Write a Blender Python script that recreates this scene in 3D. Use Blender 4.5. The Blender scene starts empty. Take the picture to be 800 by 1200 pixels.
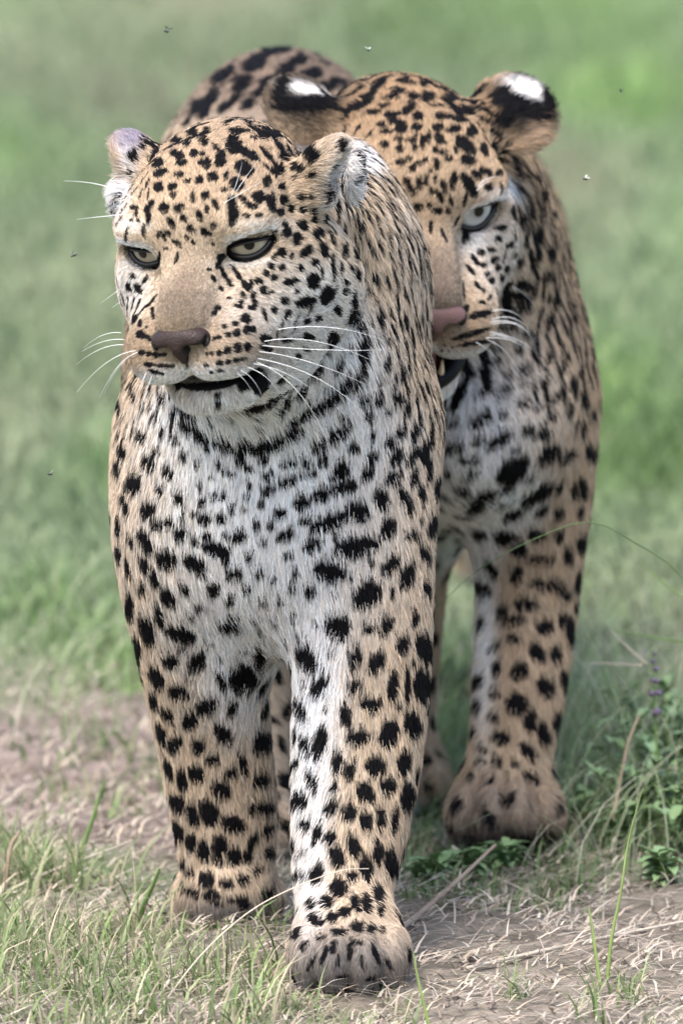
import bpy, math, random
import numpy as np
from mathutils import Vector, Matrix, noise as mnoise
from mathutils.bvhtree import BVHTree

FUR = 1.0          # fur density
VOX = 0.0035       # sculpting resolution in metres
rng = np.random.default_rng(7)
random.seed(7)
scene = bpy.context.scene
col = scene.collection
M = {}             # materials

# ------------------------------------------------------------------ camera, sky, sun, exposure
CAM = np.array([0.0, -9.0, 1.6])
PITCH = math.radians(7.76)
FPX = 13710.0                                    # focal length in pixels of an 800 x 1200 frame
RT = np.array([1.0, 0, 0])
FW = np.array([0, math.cos(PITCH), -math.sin(PITCH)])
UP = np.array([0, math.sin(PITCH), math.cos(PITCH)])
cam_d = bpy.data.cameras.new('camera')
cam = bpy.data.objects.new('camera', cam_d)
col.objects.link(cam)
cam.location = CAM
cam.rotation_euler = (math.pi / 2 - PITCH, 0, 0)
cam_d.sensor_fit = 'VERTICAL'
cam_d.sensor_height = 36.0
cam_d.lens = FPX / 1200 * 36
cam_d.clip_end = 3000
cam_d.dof.use_dof = True
cam_d.dof.focus_distance = 9.16
cam_d.dof.aperture_fstop = 8.5
scene.camera = cam

SUN_EL, SUN_AZ = math.radians(62), math.radians(-150)
world = bpy.data.worlds.new('World')
scene.world = world
world.use_nodes = True
wn = world.node_tree
sky = wn.nodes.new('ShaderNodeTexSky')
sky.sky_type = 'NISHITA'
sky.sun_disc = False
sky.sun_elevation = SUN_EL
sky.sun_rotation = math.radians(210)
sky.air_density = 1.0
sky.dust_density = 4.0
bg = wn.nodes['Background']
wn.links.new(sky.outputs[0], bg.inputs[0])
bg.inputs[1].default_value = 0.15
sun_d = bpy.data.lights.new('sun', 'SUN')
sun_d.energy = 1.3
sun_d.angle = math.radians(25)
sun_d.color = (1.0, 0.96, 0.9)
sun = bpy.data.objects.new('sun', sun_d)
col.objects.link(sun)
# light comes from behind and above the camera, a little from the left
sd = Vector((-0.30, -0.62, 1.0)).normalized()
sun.rotation_euler = sd.to_track_quat('Z', 'Y').to_euler()
scene.view_settings.view_transform = 'Standard'
scene.view_settings.look = 'None'
scene.view_settings.exposure = 1.66
scene.view_settings.gamma = 1
scene.cycles.use_denoising = True
scene.cycles.max_bounces = 6
scene.cycles.diffuse_bounces = 3
scene.cycles.glossy_bounces = 2
scene.cycles.transparent_max_bounces = 8
scene.cycles_curves.shape = 'RIBBONS'
scene.cycles_curves.subdivisions = 2


def at(px, py, y):
    """the point of the plane Y = y seen at a pixel of the 800 x 1200 photograph"""
    d = FW + RT * ((px - 400) / FPX) + UP * ((600 - py) / FPX)
    return CAM + d * ((y - CAM[1]) / d[1])


def ppm(y):
    return FPX / ((y - CAM[1]) / math.cos(PITCH))


def ground_y(py):
    d = FW + UP * ((600 - py) / FPX)
    return CAM[1] - CAM[2] / d[2] * d[1]


# ------------------------------------------------------------------ helpers: materials, objects
def tag(o, label=None, cat=None, group=None, kind=None):
    if label: o['label'] = label
    if cat: o['category'] = cat
    if group: o['group'] = group
    if kind: o['kind'] = kind
    return o


def link(name, data, mat=None, parent=None):
    o = bpy.data.objects.new(name, data)
    col.objects.link(o)
    if mat is not None and data is not None:
        data.materials.append(mat)
    if parent is not None:
        o.parent = parent
        bpy.context.view_layer.update()
        o.matrix_parent_inverse = parent.matrix_world.inverted()
    return o


def np_mesh(name, V, F, smooth=True):
    """mesh from numpy vertices and an array of quads or triangles"""
    me = bpy.data.meshes.new(name)
    V = np.ascontiguousarray(V, dtype=np.float32)
    F = np.ascontiguousarray(F, dtype=np.int32)
    n, k = F.shape
    me.vertices.add(len(V)); me.vertices.foreach_set('co', V.ravel())
    me.loops.add(n * k); me.loops.foreach_set('vertex_index', F.ravel())
    me.polygons.add(n)
    me.polygons.foreach_set('loop_start', np.arange(0, n * k, k, dtype=np.int32))
    me.polygons.foreach_set('loop_total', np.full(n, k, dtype=np.int32))
    if smooth:
        me.polygons.foreach_set('use_smooth', np.ones(n, dtype=bool))
    me.update(calc_edges=True)
    return me


def set_colour(me, name, C, domain='POINT'):
    a = me.attributes.new(name, 'FLOAT_COLOR', domain)
    C = np.asarray(C, dtype=np.float32)
    if C.shape[1] == 3:
        C = np.hstack([C, np.ones((len(C), 1), np.float32)])
    a.data.foreach_set('color', np.ascontiguousarray(C).ravel())


def attr_mat(name, attr='coat', rough=0.6, spec=0.25, sheen=0.0, transl=0.0):
    m = bpy.data.materials.new(name)
    m.use_nodes = True
    nt = m.node_tree
    b = nt.nodes['Principled BSDF']
    a = nt.nodes.new('ShaderNodeAttribute'); a.attribute_name = attr
    nt.links.new(a.outputs['Color'], b.inputs['Base Color'])
    b.inputs['Roughness'].default_value = rough
    b.inputs['Specular IOR Level'].default_value = spec
    b.inputs['Sheen Weight'].default_value = sheen
    if transl:
        t = nt.nodes.new('ShaderNodeBsdfTranslucent')
        nt.links.new(a.outputs['Color'], t.inputs['Color'])
        mx = nt.nodes.new('ShaderNodeMixShader'); mx.inputs[0].default_value = transl
        nt.links.new(b.outputs[0], mx.inputs[1]); nt.links.new(t.outputs[0], mx.inputs[2])
        nt.links.new(mx.outputs[0], nt.nodes['Material Output'].inputs['Surface'])
    return m


def flat_mat(name, colr, rough=0.6, spec=0.3, coat=0.0, bump=0.0, bscale=400, vary=0.0):
    m = bpy.data.materials.new(name)
    m.use_nodes = True
    nt = m.node_tree
    b = nt.nodes['Principled BSDF']
    b.inputs['Base Color'].default_value = (*colr, 1)
    b.inputs['Roughness'].default_value = rough
    b.inputs['Specular IOR Level'].default_value = spec
    b.inputs['Coat Weight'].default_value = coat
    b.inputs['Coat Roughness'].default_value = 0.08
    if bump or vary:
        tc = nt.nodes.new('ShaderNodeTexCoord')
        nz = nt.nodes.new('ShaderNodeTexNoise'); nz.inputs['Scale'].default_value = bscale
        nz.inputs['Detail'].default_value = 4
        nt.links.new(tc.outputs['Object'], nz.inputs['Vector'])
        if bump:
            bp = nt.nodes.new('ShaderNodeBump'); bp.inputs['Strength'].default_value = bump
            bp.inputs['Distance'].default_value = 0.002
            nt.links.new(nz.outputs[0], bp.inputs['Height']); nt.links.new(bp.outputs[0], b.inputs['Normal'])
        if vary:
            hs = nt.nodes.new('ShaderNodeMixRGB'); hs.inputs[1].default_value = (*[c * (1 - vary) for c in colr], 1)
            hs.inputs[2].default_value = (*[min(1, c * (1 + vary)) for c in colr], 1)
            nt.links.new(nz.outputs[0], hs.inputs[0]); nt.links.new(hs.outputs[0], b.inputs['Base Color'])
    return m


# ------------------------------------------------------------------ the ground
def height(x, y):
    return 0.006 * np.sin(x * 9 + 1.3) * np.sin(y * 7) + 0.004 * np.sin(x * 23 + y * 17) + 0.003 * np.sin(x * 41 - y * 37 + 1)


def soil_mask(x, y):
    """1 where the ground is bare: a worn track that crosses behind and between the animals"""
    w = 0.12 * np.sin(x * 5 + 0.5) + 0.08 * np.sin(x * 11 + y * 3)
    left = np.clip((x + 0.02 + w * 0.4) / -0.10, 0, 1) * np.clip((y - 0.50 + w) / 0.15, 0, 1) * np.clip((1.75 + w - y) / 0.35, 0, 1)
    mid = np.clip((0.55 + w * .5 - y) / 0.12, 0, 1) * np.clip((y + 0.9) / 0.3, 0, 1)
    return np.maximum(left, mid * 0.8)


def axis(fine_lo, fine_hi, step, far):
    a = list(np.arange(fine_lo, fine_hi, step))
    d, v = step, fine_hi
    while v < far: d *= 1.35; v += d; a.append(v)
    d, v = step, fine_lo
    lo = []
    while v > -far: d *= 1.35; v -= d; lo.append(v)
    return np.array(lo[::-1] + a)


def ground():
    X = axis(-1.2, 1.2, 0.02, 900); Y = axis(-1.0, 3.0, 0.02, 900)
    gx, gy = np.meshgrid(X, Y, indexing='ij')
    near = np.exp(-(np.maximum(np.abs(gx) - 1.0, 0) ** 2 + np.maximum(np.abs(gy - 1.0) - 1.6, 0) ** 2) / 2.0)
    gz = height(gx, gy) * near - 0.004
    V = np.stack([gx, gy, gz], -1).reshape(-1, 3)
    i, j = np.meshgrid(np.arange(len(X) - 1), np.arange(len(Y) - 1), indexing='ij')
    n = len(Y)
    F = np.stack([i * n + j, (i + 1) * n + j, (i + 1) * n + j + 1, i * n + j + 1], -1).reshape(-1, 4)
    me = np_mesh('ground', V, F)
    s = (soil_mask(gx, gy) * near).ravel()
    a = me.attributes.new('soil', 'FLOAT', 'POINT'); a.data.foreach_set('value', s.astype(np.float32))
    m = bpy.data.materials.new('earth_and_turf'); m.use_nodes = True
    nt = m.node_tree; b = nt.nodes['Principled BSDF']; b.inputs['Roughness'].default_value = 0.95
    b.inputs['Specular IOR Level'].default_value = 0.1
    tc = nt.nodes.new('ShaderNodeTexCoord')
    def nz(scale, detail=6):
        k = nt.nodes.new('ShaderNodeTexNoise'); k.inputs['Scale'].default_value = scale; k.inputs['Detail'].default_value = detail
        nt.links.new(tc.outputs['Object'], k.inputs['Vector']); return k
    def ramp(src, a, b_, p0=0.35, p1=0.65):
        k = nt.nodes.new('ShaderNodeValToRGB'); nt.links.new(src.outputs[0], k.inputs[0])
        k.color_ramp.elements[0].position = p0; k.color_ramp.elements[1].position = p1
        k.color_ramp.elements[0].color = (*a, 1); k.color_ramp.elements[1].color = (*b_, 1); return k
    soil = ramp(nz(30), (0.12, 0.093, 0.083), (0.23, 0.187, 0.167))
    turf = ramp(nz(1.1, 3), (0.085, 0.125, 0.06), (0.15, 0.18, 0.10), 0.3, 0.7)
    at_ = nt.nodes.new('ShaderNodeAttribute'); at_.attribute_name = 'soil'
    mx = nt.nodes.new('ShaderNodeMixRGB')
    nt.links.new(at_.outputs['Fac'], mx.inputs[0]); nt.links.new(turf.outputs[0], mx.inputs[1]); nt.links.new(soil.outputs[0], mx.inputs[2])
    nt.links.new(mx.outputs[0], b.inputs['Base Color'])
    bp = nt.nodes.new('ShaderNodeBump'); bp.inputs['Strength'].default_value = 0.8; bp.inputs['Distance'].default_value = 0.006
    nt.links.new(nz(120).outputs[0], bp.inputs['Height']); nt.links.new(bp.outputs[0], b.inputs['Normal'])
    return tag(link('ground', me, m), kind='structure')


ground()
M['blade'] = attr_mat('grass_sprout', 'tint', 0.5, 0.3, transl=0.35)
M['straw'] = attr_mat('dry_straw', 'tint', 0.6, 0.25, transl=0.15)
grng = np.random.default_rng(21)


def blades(name, X, Y, Z, H, W, lean, az, C, mat, parent=None, label=None, seg=3, curl=1.0):
    """curved tapering blades, all in one mesh"""
    n = len(X)
    d = np.stack([np.cos(az), np.sin(az), np.zeros(n)], 1)
    sd = np.stack([-np.sin(az + 0.6), np.cos(az + 0.6), np.zeros(n)], 1)
    t = np.linspace(0, 1, seg + 1)
    V = np.empty((n, seg + 1, 2, 3))
    for k, s in enumerate(t):
        a = lean * (s ** curl)
        p = np.stack([X, Y, Z], 1) + d * (H * s * np.sin(a))[:, None]
        p[:, 2] += H * s * np.cos(a)
        w = W * (1 - s) ** 0.7 + 0.0002
        V[:, k, 0] = p - sd * (w / 2)[:, None]; V[:, k, 1] = p + sd * (w / 2)[:, None]
    b = (np.arange(n) * (seg + 1) * 2)[:, None]
    F = np.concatenate([b + np.array([[2 * k, 2 * k + 1, 2 * k + 3, 2 * k + 2]]) for k in range(seg)])
    me = np_mesh(name, V.reshape(-1, 3), F)
    set_colour(me, 'tint', np.repeat(C, (seg + 1) * 2, 0))
    return link(name, me, mat, parent)


def patchy(x, y, s=1.0, ph=0.0):
    return 0.5 + 0.25 * np.sin(x * 3.1 * s + 1.7 * np.sin(y * 1.9 * s + ph) + ph) + 0.25 * np.sin(y * 2.3 * s + 2.1 * np.sin(x * 2.7 * s) + 2 * ph)


GREENS = np.array([(0.16, 0.235, 0.10), (0.19, 0.255, 0.125), (0.23, 0.275, 0.16), (0.27, 0.285, 0.19), (0.15, 0.205, 0.10)])


PATCHES = []        # lush, pale and dry patches of the field: x, y, half widths, tone (-1 dry .. 1 lush), pale
prs = random.Random(14)
for k in range(150):
    y_ = 1.3 + 11 * prs.random() ** 1.3
    PATCHES.append((prs.uniform(-1, 1) * (0.7 + .09 * y_), y_, prs.uniform(.05, .16) * (1 + .08 * y_), prs.uniform(.10, .30) * (1 + .35 * y_), prs.uniform(-1, 1), prs.uniform(-1, 1)))


def field_tone(x, y):
    t = np.zeros(len(x)); p = np.zeros(len(x))
    for a, b, rx, ry, tt, pp in PATCHES:
        w = np.exp(-((x - a) / rx) ** 2 - ((y - b) / ry) ** 2)
        t += w * tt; p += w * pp
    return np.clip(t, -1.3, 1.3), np.clip(p, -1.3, 1.3)


def meadow():
    """grass behind the animals"""
    n = 190000
    y = 1.1 + 11.0 * grng.random(n) ** 1.25
    x = np.where(grng.random(n) < 0.6, grng.uniform(-1, 1, n) * (0.9 + 0.14 * y), grng.uniform(-1, 1, n) * (1.8 + 0.30 * y))
    keep = grng.random(n) > soil_mask(x, y) * 0.97
    x, y = x[keep], y[keep]; n = len(x)
    t, p = field_tone(x, y)
    lush, dry, mid = np.array((0.135, 0.22, 0.07)), np.array((0.20, 0.188, 0.13)), np.array((0.162, 0.214, 0.115))
    C = mid + np.clip(t, 0, 1)[:, None] * (lush - mid) + np.clip(-t, 0, 1)[:, None] * (dry - mid)
    C = C * (1 + 0.30 * p)[:, None] * grng.normal(1, .18, (n, 1)).clip(.5, 1.6)
    H = (0.045 + 0.025 * np.clip(t, -1, 1)) * grng.uniform(.5, 1.4, n)
    H = H * np.clip(0.55 + (y - 1.5) * 0.18, 0.55, 1.0)
    tall = (grng.random(n) < 0.008) & (y < 4)
    H[tall] *= 2.6
    C[tall] = C[tall] * 0.5 + np.array((0.36, 0.36, 0.24)) * 0.5
    o = blades('meadow_grass', x, y, -0.004 * np.ones(n), H, grng.uniform(.0025, .006, n), grng.uniform(.3, 1.5, n), grng.uniform(0, 6.28, n), C, M['blade'], seg=2)
    return tag(o, 'soft out of focus green grass spreading behind the leopards', 'grass', kind='stuff')


def tufts(name, label, spots, cols, hmul=1.0):
    """short grass in tufts; spots: (px, py, spread px, blades, height m)"""
    X, Y, H, C, L = [], [], [], [], []
    for px, py, sp, nb, h in spots:
        y0 = ground_y(py); g = at(px, py, y0)
        k = ppm(y0)
        X.append(g[0] + grng.normal(0, sp / k, nb)); Y.append(y0 + grng.normal(0, 1.6 * sp / k, nb))
        H.append(h * grng.uniform(.35, 1.15, nb)); L.append(grng.uniform(.15, 1.35, nb))
        ci = grng.integers(0, len(cols), nb)
        C.append(np.array(cols)[ci] * grng.normal(1, .2, (nb, 1)).clip(.5, 1.6))
    X, Y, H, C, L = map(np.concatenate, (X, Y, H, C, L))
    o = blades(name, X, Y, height(X, Y) - 0.006, H * hmul, grng.uniform(.0012, .0032, len(X)), L, grng.uniform(0, 6.28, len(X)), C, M['blade'], seg=4)
    return tag(o, label, 'grass', kind='stuff')


STRAW = np.array([(0.38, 0.315, 0.245), (0.43, 0.38, 0.31), (0.26, 0.21, 0.168), (0.44, 0.40, 0.335), (0.32, 0.27, 0.222)])


def straw():
    n = 46000
    y = grng.uniform(-0.75, 1.8, n); x = grng.uniform(-0.75, 0.75, n)
    keep = grng.random(n) < np.where(y < 0.75, 0.95, 0.10 + 0.35 * (x < -.05))
    x, y = x[keep], y[keep]; n = len(x)
    az = grng.normal(0.3, 1.0, n) + np.where(grng.random(n) < .5, math.pi, 0)
    C = STRAW[grng.integers(0, 5, n)] * grng.normal(1, .18, (n, 1)).clip(.5, 1.5)
    short = grng.random(n) < 0.9
    H = np.where(short, grng.uniform(.008, .035, n), grng.uniform(.03, .10, n))
    o = blades('straw_litter', x, y, height(x, y) + np.abs(grng.normal(0, .005, n)) - .003, H, grng.uniform(.0010, .0027, n),
               np.where(short, grng.uniform(1.1, 1.75, n), grng.uniform(1.42, 1.62, n)), az, C, M['straw'], seg=3, curl=np.where(short, grng.uniform(0, .5, n), grng.uniform(0, .1, n)))
    return tag(o, 'flattened dry straw lying over the bare ground under the paws', 'straw', kind='stuff')


def crumbs():
    """crumbs of earth and small stones on the track"""
    n = 1500
    y = grng.uniform(-0.7, 1.7, n); x = grng.uniform(-0.7, 0.7, n)
    k = grng.random(n) < soil_mask(x, y)
    x, y = x[k], y[k]; n = len(x)
    B = np.array([(math.sin(a) * math.cos(t), math.sin(a) * math.sin(t), math.cos(a)) for a in (0.5, 1.4, 2.4) for t in np.arange(5) * 1.2566 + a])
    T = np.array([(r * 5 + j, r * 5 + (j + 1) % 5, (r + 1) * 5 + (j + 1) % 5, (r + 1) * 5 + j) for r in range(2) for j in range(5)] + [(0, 1, 2, 3), (0, 3, 4, 0), (10, 13, 12, 11), (10, 14, 13, 10)])
    T = T[[i for i in range(len(T)) if len(set(T[i])) == 4]]
    r = grng.gamma(2.0, 0.0011, n) + 0.0008
    V = B[None] * r[:, None, None] * grng.uniform(.6, 1.2, (n, len(B), 1)) * np.array((1, 1, .7))
    V += np.stack([x, y, height(x, y)], 1)[:, None]
    F = (T[None] + (np.arange(n) * len(B))[:, None, None]).reshape(-1, 4)
    me = np_mesh('soil_crumbs', V.reshape(-1, 3), F, False)
    C = np.array((0.17, 0.135, 0.115)) * grng.normal(1, .3, (n, 1)).clip(.4, 2)
    set_colour(me, 'tint', np.repeat(C, len(B), 0))
    return tag(link('soil_crumbs', me, M['straw']), 'crumbs of earth and grit scattered on the bare track', 'soil', kind='stuff')


meadow()
straw()
crumbs()
GR = [(0.16, 0.23, 0.08), (0.20, 0.27, 0.11), (0.25, 0.29, 0.15), (0.36, 0.34, 0.22), (0.44, 0.37, 0.27), (0.13, 0.18, 0.075)]
GD = [(0.10, 0.17, 0.06), (0.14, 0.22, 0.08), (0.17, 0.24, 0.10), (0.30, 0.29, 0.18)]
sp = []
for i in range(70):
    sp.append((random.uniform(-40, 330), random.uniform(1085, 1225), random.uniform(10, 26), 26, random.uniform(.03, .065)))
for i in range(34):
    sp.append((random.uniform(-40, 170), random.uniform(985, 1100), random.uniform(10, 24), 20, random.uniform(.03, .075)))
for i in range(16):
    sp.append((random.uniform(300, 480), random.uniform(1180, 1230), random.uniform(8, 20), 16, random.uniform(.02, .05)))
for i in range(10):
    sp.append((random.uniform(590, 810), random.uniform(1150, 1220), random.uniform(6, 12), 12, random.uniform(.03, .06)))
for i in range(16):
    sp.append((random.uniform(325, 490), random.uniform(1160, 1180), random.uniform(5, 12), 14, random.uniform(.010, .022)))
for i in range(14):
    sp.append((random.uniform(200, 335), random.uniform(1084, 1100), random.uniform(5, 12), 14, random.uniform(.010, .022)))
tufts('short_grass', 'short green grass growing in tufts along the bottom left', sp, GR)
sp = []
for i in range(60):
    sp.append((random.uniform(470, 680), random.uniform(975, 1065), random.uniform(8, 22), 26, random.uniform(.015, .035)))
for i in range(70):
    sp.append((random.uniform(640, 860), random.uniform(820, 1010), random.uniform(10, 24), 18, random.uniform(.04, .11)))
for i in range(30):
    sp.append((random.uniform(490, 580), random.uniform(820, 960), random.uniform(10, 24), 18, random.uniform(.04, .10)))
for i in range(30):
    sp.append((random.uniform(60, 210), random.uniform(850, 960), random.uniform(8, 20), 7, random.uniform(.02, .05)))
for i in range(18):
    sp.append((random.uniform(525, 665), random.uniform(985, 1002), random.uniform(5, 12), 16, random.uniform(.012, .028)))
tufts('low_herbage', 'low dull green turf around the raised paw of the rear leopard', sp, GD)


# ------------------------------------------------------------------ sculpting: smooth union of rounded shapes
class Clay:
    def __init__(self):
        self.ops = []            # (kind, mode, k, lo, hi, data)

    def ell(self, c, r, R=None, k=0.01, mode='add'):
        c = np.asarray(c, float); r = np.asarray(r, float) * np.ones(3)
        R = np.eye(3) if R is None else np.asarray(R, float)
        ext = np.sqrt(((R * r) ** 2).sum(1))
        self.ops.append(('e', mode, k, c - ext, c + ext, (c, r, R)))

    def cone(self, a, ra, b, rb, k=0.01, mode='add'):
        a = np.asarray(a, float); b = np.asarray(b, float)
        lo = np.minimum(a - ra, b - rb); hi = np.maximum(a + ra, b + rb)
        self.ops.append(('c', mode, k, lo, hi, (a, b, ra, rb)))

    def chain(self, pts, k=0.01):
        """a limb: points (x, y, z, radius) joined by a smooth curve"""
        Q = np.asarray(pts, float)
        X = np.vstack([2 * Q[0] - Q[1], Q, 2 * Q[-1] - Q[-2]])
        C = []
        for i in range(1, len(X) - 2):
            for t in np.linspace(0, 1, 5)[:-1]:
                a, b, c, d = X[i - 1:i + 3]
                C.append(0.5 * ((2 * b) + (c - a) * t + (2 * a - 5 * b + 4 * c - d) * t * t + (3 * b - a - 3 * c + d) * t ** 3))
        C = np.array(C + [Q[-1]])
        self.ops.append(('l', 'add', k, (C[:, :3] - C[:, 3:]).min(0), (C[:, :3] + C[:, 3:]).max(0), C))

    def dist(self, P, margin):
        """distance to the clay, worked out in compact chunks of points"""
        b = ((P - P.min(0)) / 0.06).astype(np.int64)
        order = np.argsort((b[:, 1] * 4096 + b[:, 2]) * 4096 + b[:, 0], kind='stable')
        out = np.empty(len(P), np.float32)
        for s in range(0, len(P), 12000):
            o = order[s:s + 12000]
            out[o] = self._dist(P[o], margin)
        return out

    def _dist(self, P, margin):
        D = np.full(len(P), 0.2, np.float32)
        plo, phi = P.min(0), P.max(0)
        for kind, mode, k, lo, hi, dat in self.ops:
            m = margin + k
            if (plo > hi + m).any() or (phi < lo - m).any(): continue
            s = np.nonzero(((P > (lo - m)) & (P < (hi + m))).all(1))[0]
            if not len(s): continue
            q = P[s]
            if kind == 'e':
                c, r, R = dat
                l = (q - c.astype(np.float32)) @ R.astype(np.float32)
                k0 = np.sqrt(((l / r) ** 2).sum(1)); k1 = np.sqrt(((l / (r * r)) ** 2).sum(1)) + 1e-9
                d = k0 * (k0 - 1) / k1
                d = np.where(k0 < 0.05, -r.min(), d)
            elif kind == 'l':
                d = np.full(len(q), 9.0)
                for i in range(len(dat) - 1):
                    a, b = dat[i, :3], dat[i + 1, :3]
                    ab = b - a
                    t = np.clip(((q - a) @ ab) / (ab @ ab), 0, 1)
                    d = np.minimum(d, np.sqrt(((q - a - t[:, None] * ab) ** 2).sum(1)) - (dat[i, 3] + (dat[i + 1, 3] - dat[i, 3]) * t))
            else:
                a, b, ra, rb = dat
                ab = b - a
                t = np.clip(((q - a) @ ab) / (ab @ ab), 0, 1)
                d = np.sqrt(((q - a - t[:, None] * ab) ** 2).sum(1)) - (ra + (rb - ra) * t)
            e = D[s]
            if mode == 'add':
                h = np.maximum(k - np.abs(e - d), 0) / k
                D[s] = np.minimum(e, d) - h * h * k * 0.25
            else:
                d = -d
                h = np.maximum(k - np.abs(e - d), 0) / k
                D[s] = np.maximum(e, d) + h * h * k * 0.25
        return D

    def mesh(self, vox):
        add = [o for o in self.ops if o[1] == 'add']
        lo = np.min([o[3] for o in add], 0) - 0.02
        hi = np.max([o[4] for o in add], 0) + 0.02
        f = 4
        cs = vox * f
        nc = np.ceil((hi - lo) / cs).astype(int) + 1
        g = np.stack(np.meshgrid(*[np.arange(n) for n in nc], indexing='ij'), -1).reshape(-1, 3)
        dc = self.dist((lo + g * cs).astype(np.float32), cs * 2.2)
        act = np.abs(dc) < cs * 1.9
        gi = g[act]
        n = nc * f
        D = np.full(tuple(n), 0.2, np.float32)
        # sign of everything that is not refined
        blk = np.repeat(np.repeat(np.repeat(dc.reshape(tuple(nc)) < 0, f, 0), f, 1), f, 2)
        D[blk] = -0.2
        off = np.stack(np.meshgrid(*[np.arange(f)] * 3, indexing='ij'), -1).reshape(-1, 3)
        idx = (gi[:, None, :] * f + off[None]).reshape(-1, 3)
        for s in range(0, len(idx), 1500000):
            ii = idx[s:s + 1500000]
            D[ii[:, 0], ii[:, 1], ii[:, 2]] = self.dist((lo + ii * vox).astype(np.float32), vox * 6)
        ins = D < 0
        V, F = surface_nets(D, ins)
        V = (lo + V * vox).astype(np.float32)
        e = vox * 0.35
        for _ in range(2):
            d = self.dist(V, vox * 4)
            G = np.stack([self.dist(V + np.eye(3, dtype=np.float32)[i] * e, vox * 4) - d for i in range(3)], 1) / e
            G /= (np.sqrt((G ** 2).sum(1, keepdims=True)) + 1e-6)
            V -= G * np.clip(d, -vox, vox)[:, None]
        return V, F


def surface_nets(D, ins):
    nx, ny, nz = D.shape
    c = [(i, j, k) for i in (0, 1) for j in (0, 1) for k in (0, 1)]
    cnt = np.zeros((nx - 1, ny - 1, nz - 1), np.int8)
    for i, j, k in c:
        cnt += ins[i:nx - 1 + i, j:ny - 1 + j, k:nz - 1 + k]
    cells = np.argwhere((cnt > 0) & (cnt < 8))
    vid = np.full(cnt.shape, -1, np.int32)
    vid[tuple(cells.T)] = np.arange(len(cells))
    val = np.stack([D[cells[:, 0] + i, cells[:, 1] + j, cells[:, 2] + k] for i, j, k in c], 1)
    acc = np.zeros((len(cells), 3)); num = np.zeros(len(cells))
    for a in range(8):
        for b in range(a + 1, 8):
            da = np.array(c[b]) - np.array(c[a])
            if np.abs(da).sum() != 1: continue
            x = (val[:, a] < 0) != (val[:, b] < 0)
            t = val[x, a] / (val[x, a] - val[x, b])
            acc[x] += np.array(c[a]) + t[:, None] * da
            num[x] += 1
    V = cells + acc / num[:, None]
    quads = []
    for ax in range(3):
        sl0 = [slice(None)] * 3; sl1 = [slice(None)] * 3
        sl0[ax] = slice(0, -1); sl1[ax] = slice(1, None)
        A = ins[tuple(sl0)]; B = ins[tuple(sl1)]
        e = np.argwhere(A != B)
        u, v = (ax + 1) % 3, (ax + 2) % 3
        ok = (e[:, u] > 0) & (e[:, v] > 0) & (e[:, u] < D.shape[u] - 1) & (e[:, v] < D.shape[v] - 1)
        e = e[ok]
        flip = A[tuple(e.T)]
        def cell(du, dv):
            q = e.copy(); q[:, u] += du; q[:, v] += dv
            return vid[tuple(q.T)]
        q = np.stack([cell(-1, -1), cell(0, -1), cell(0, 0), cell(-1, 0)], 1)
        q[~flip] = q[~flip][:, ::-1]
        quads.append(q)
    F = np.concatenate(quads)
    return V, F[(F >= 0).all(1)]


def vert_normals(V, F):
    n = np.cross(V[F[:, 2]] - V[F[:, 0]], V[F[:, 3 % F.shape[1]]] - V[F[:, 1]]) if F.shape[1] == 4 else \
        np.cross(V[F[:, 1]] - V[F[:, 0]], V[F[:, 2]] - V[F[:, 0]])
    N = np.zeros_like(V)
    for k in range(F.shape[1]):
        np.add.at(N, F[:, k], n)
    return N / (np.sqrt((N ** 2).sum(1, keepdims=True)) + 1e-12)


def rot(yaw, pitch, roll):
    """head frame -> world; columns: image-right, forward (towards the camera), up"""
    B = Matrix(((1, 0, 0), (0, -1, 0), (0, 0, 1)))       # forward +y local -> world -y  (mirrors handedness on purpose)
    # yaw > 0 turns the nose to image left, pitch > 0 drops it, roll > 0 swings the chin to image right
    M = Matrix.Rotation(math.radians(-yaw), 3, 'Z') @ Matrix.Rotation(math.radians(pitch), 3, 'X') \
        @ Matrix.Rotation(math.radians(-roll), 3, 'Y')
    return np.array(M @ B)


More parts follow.
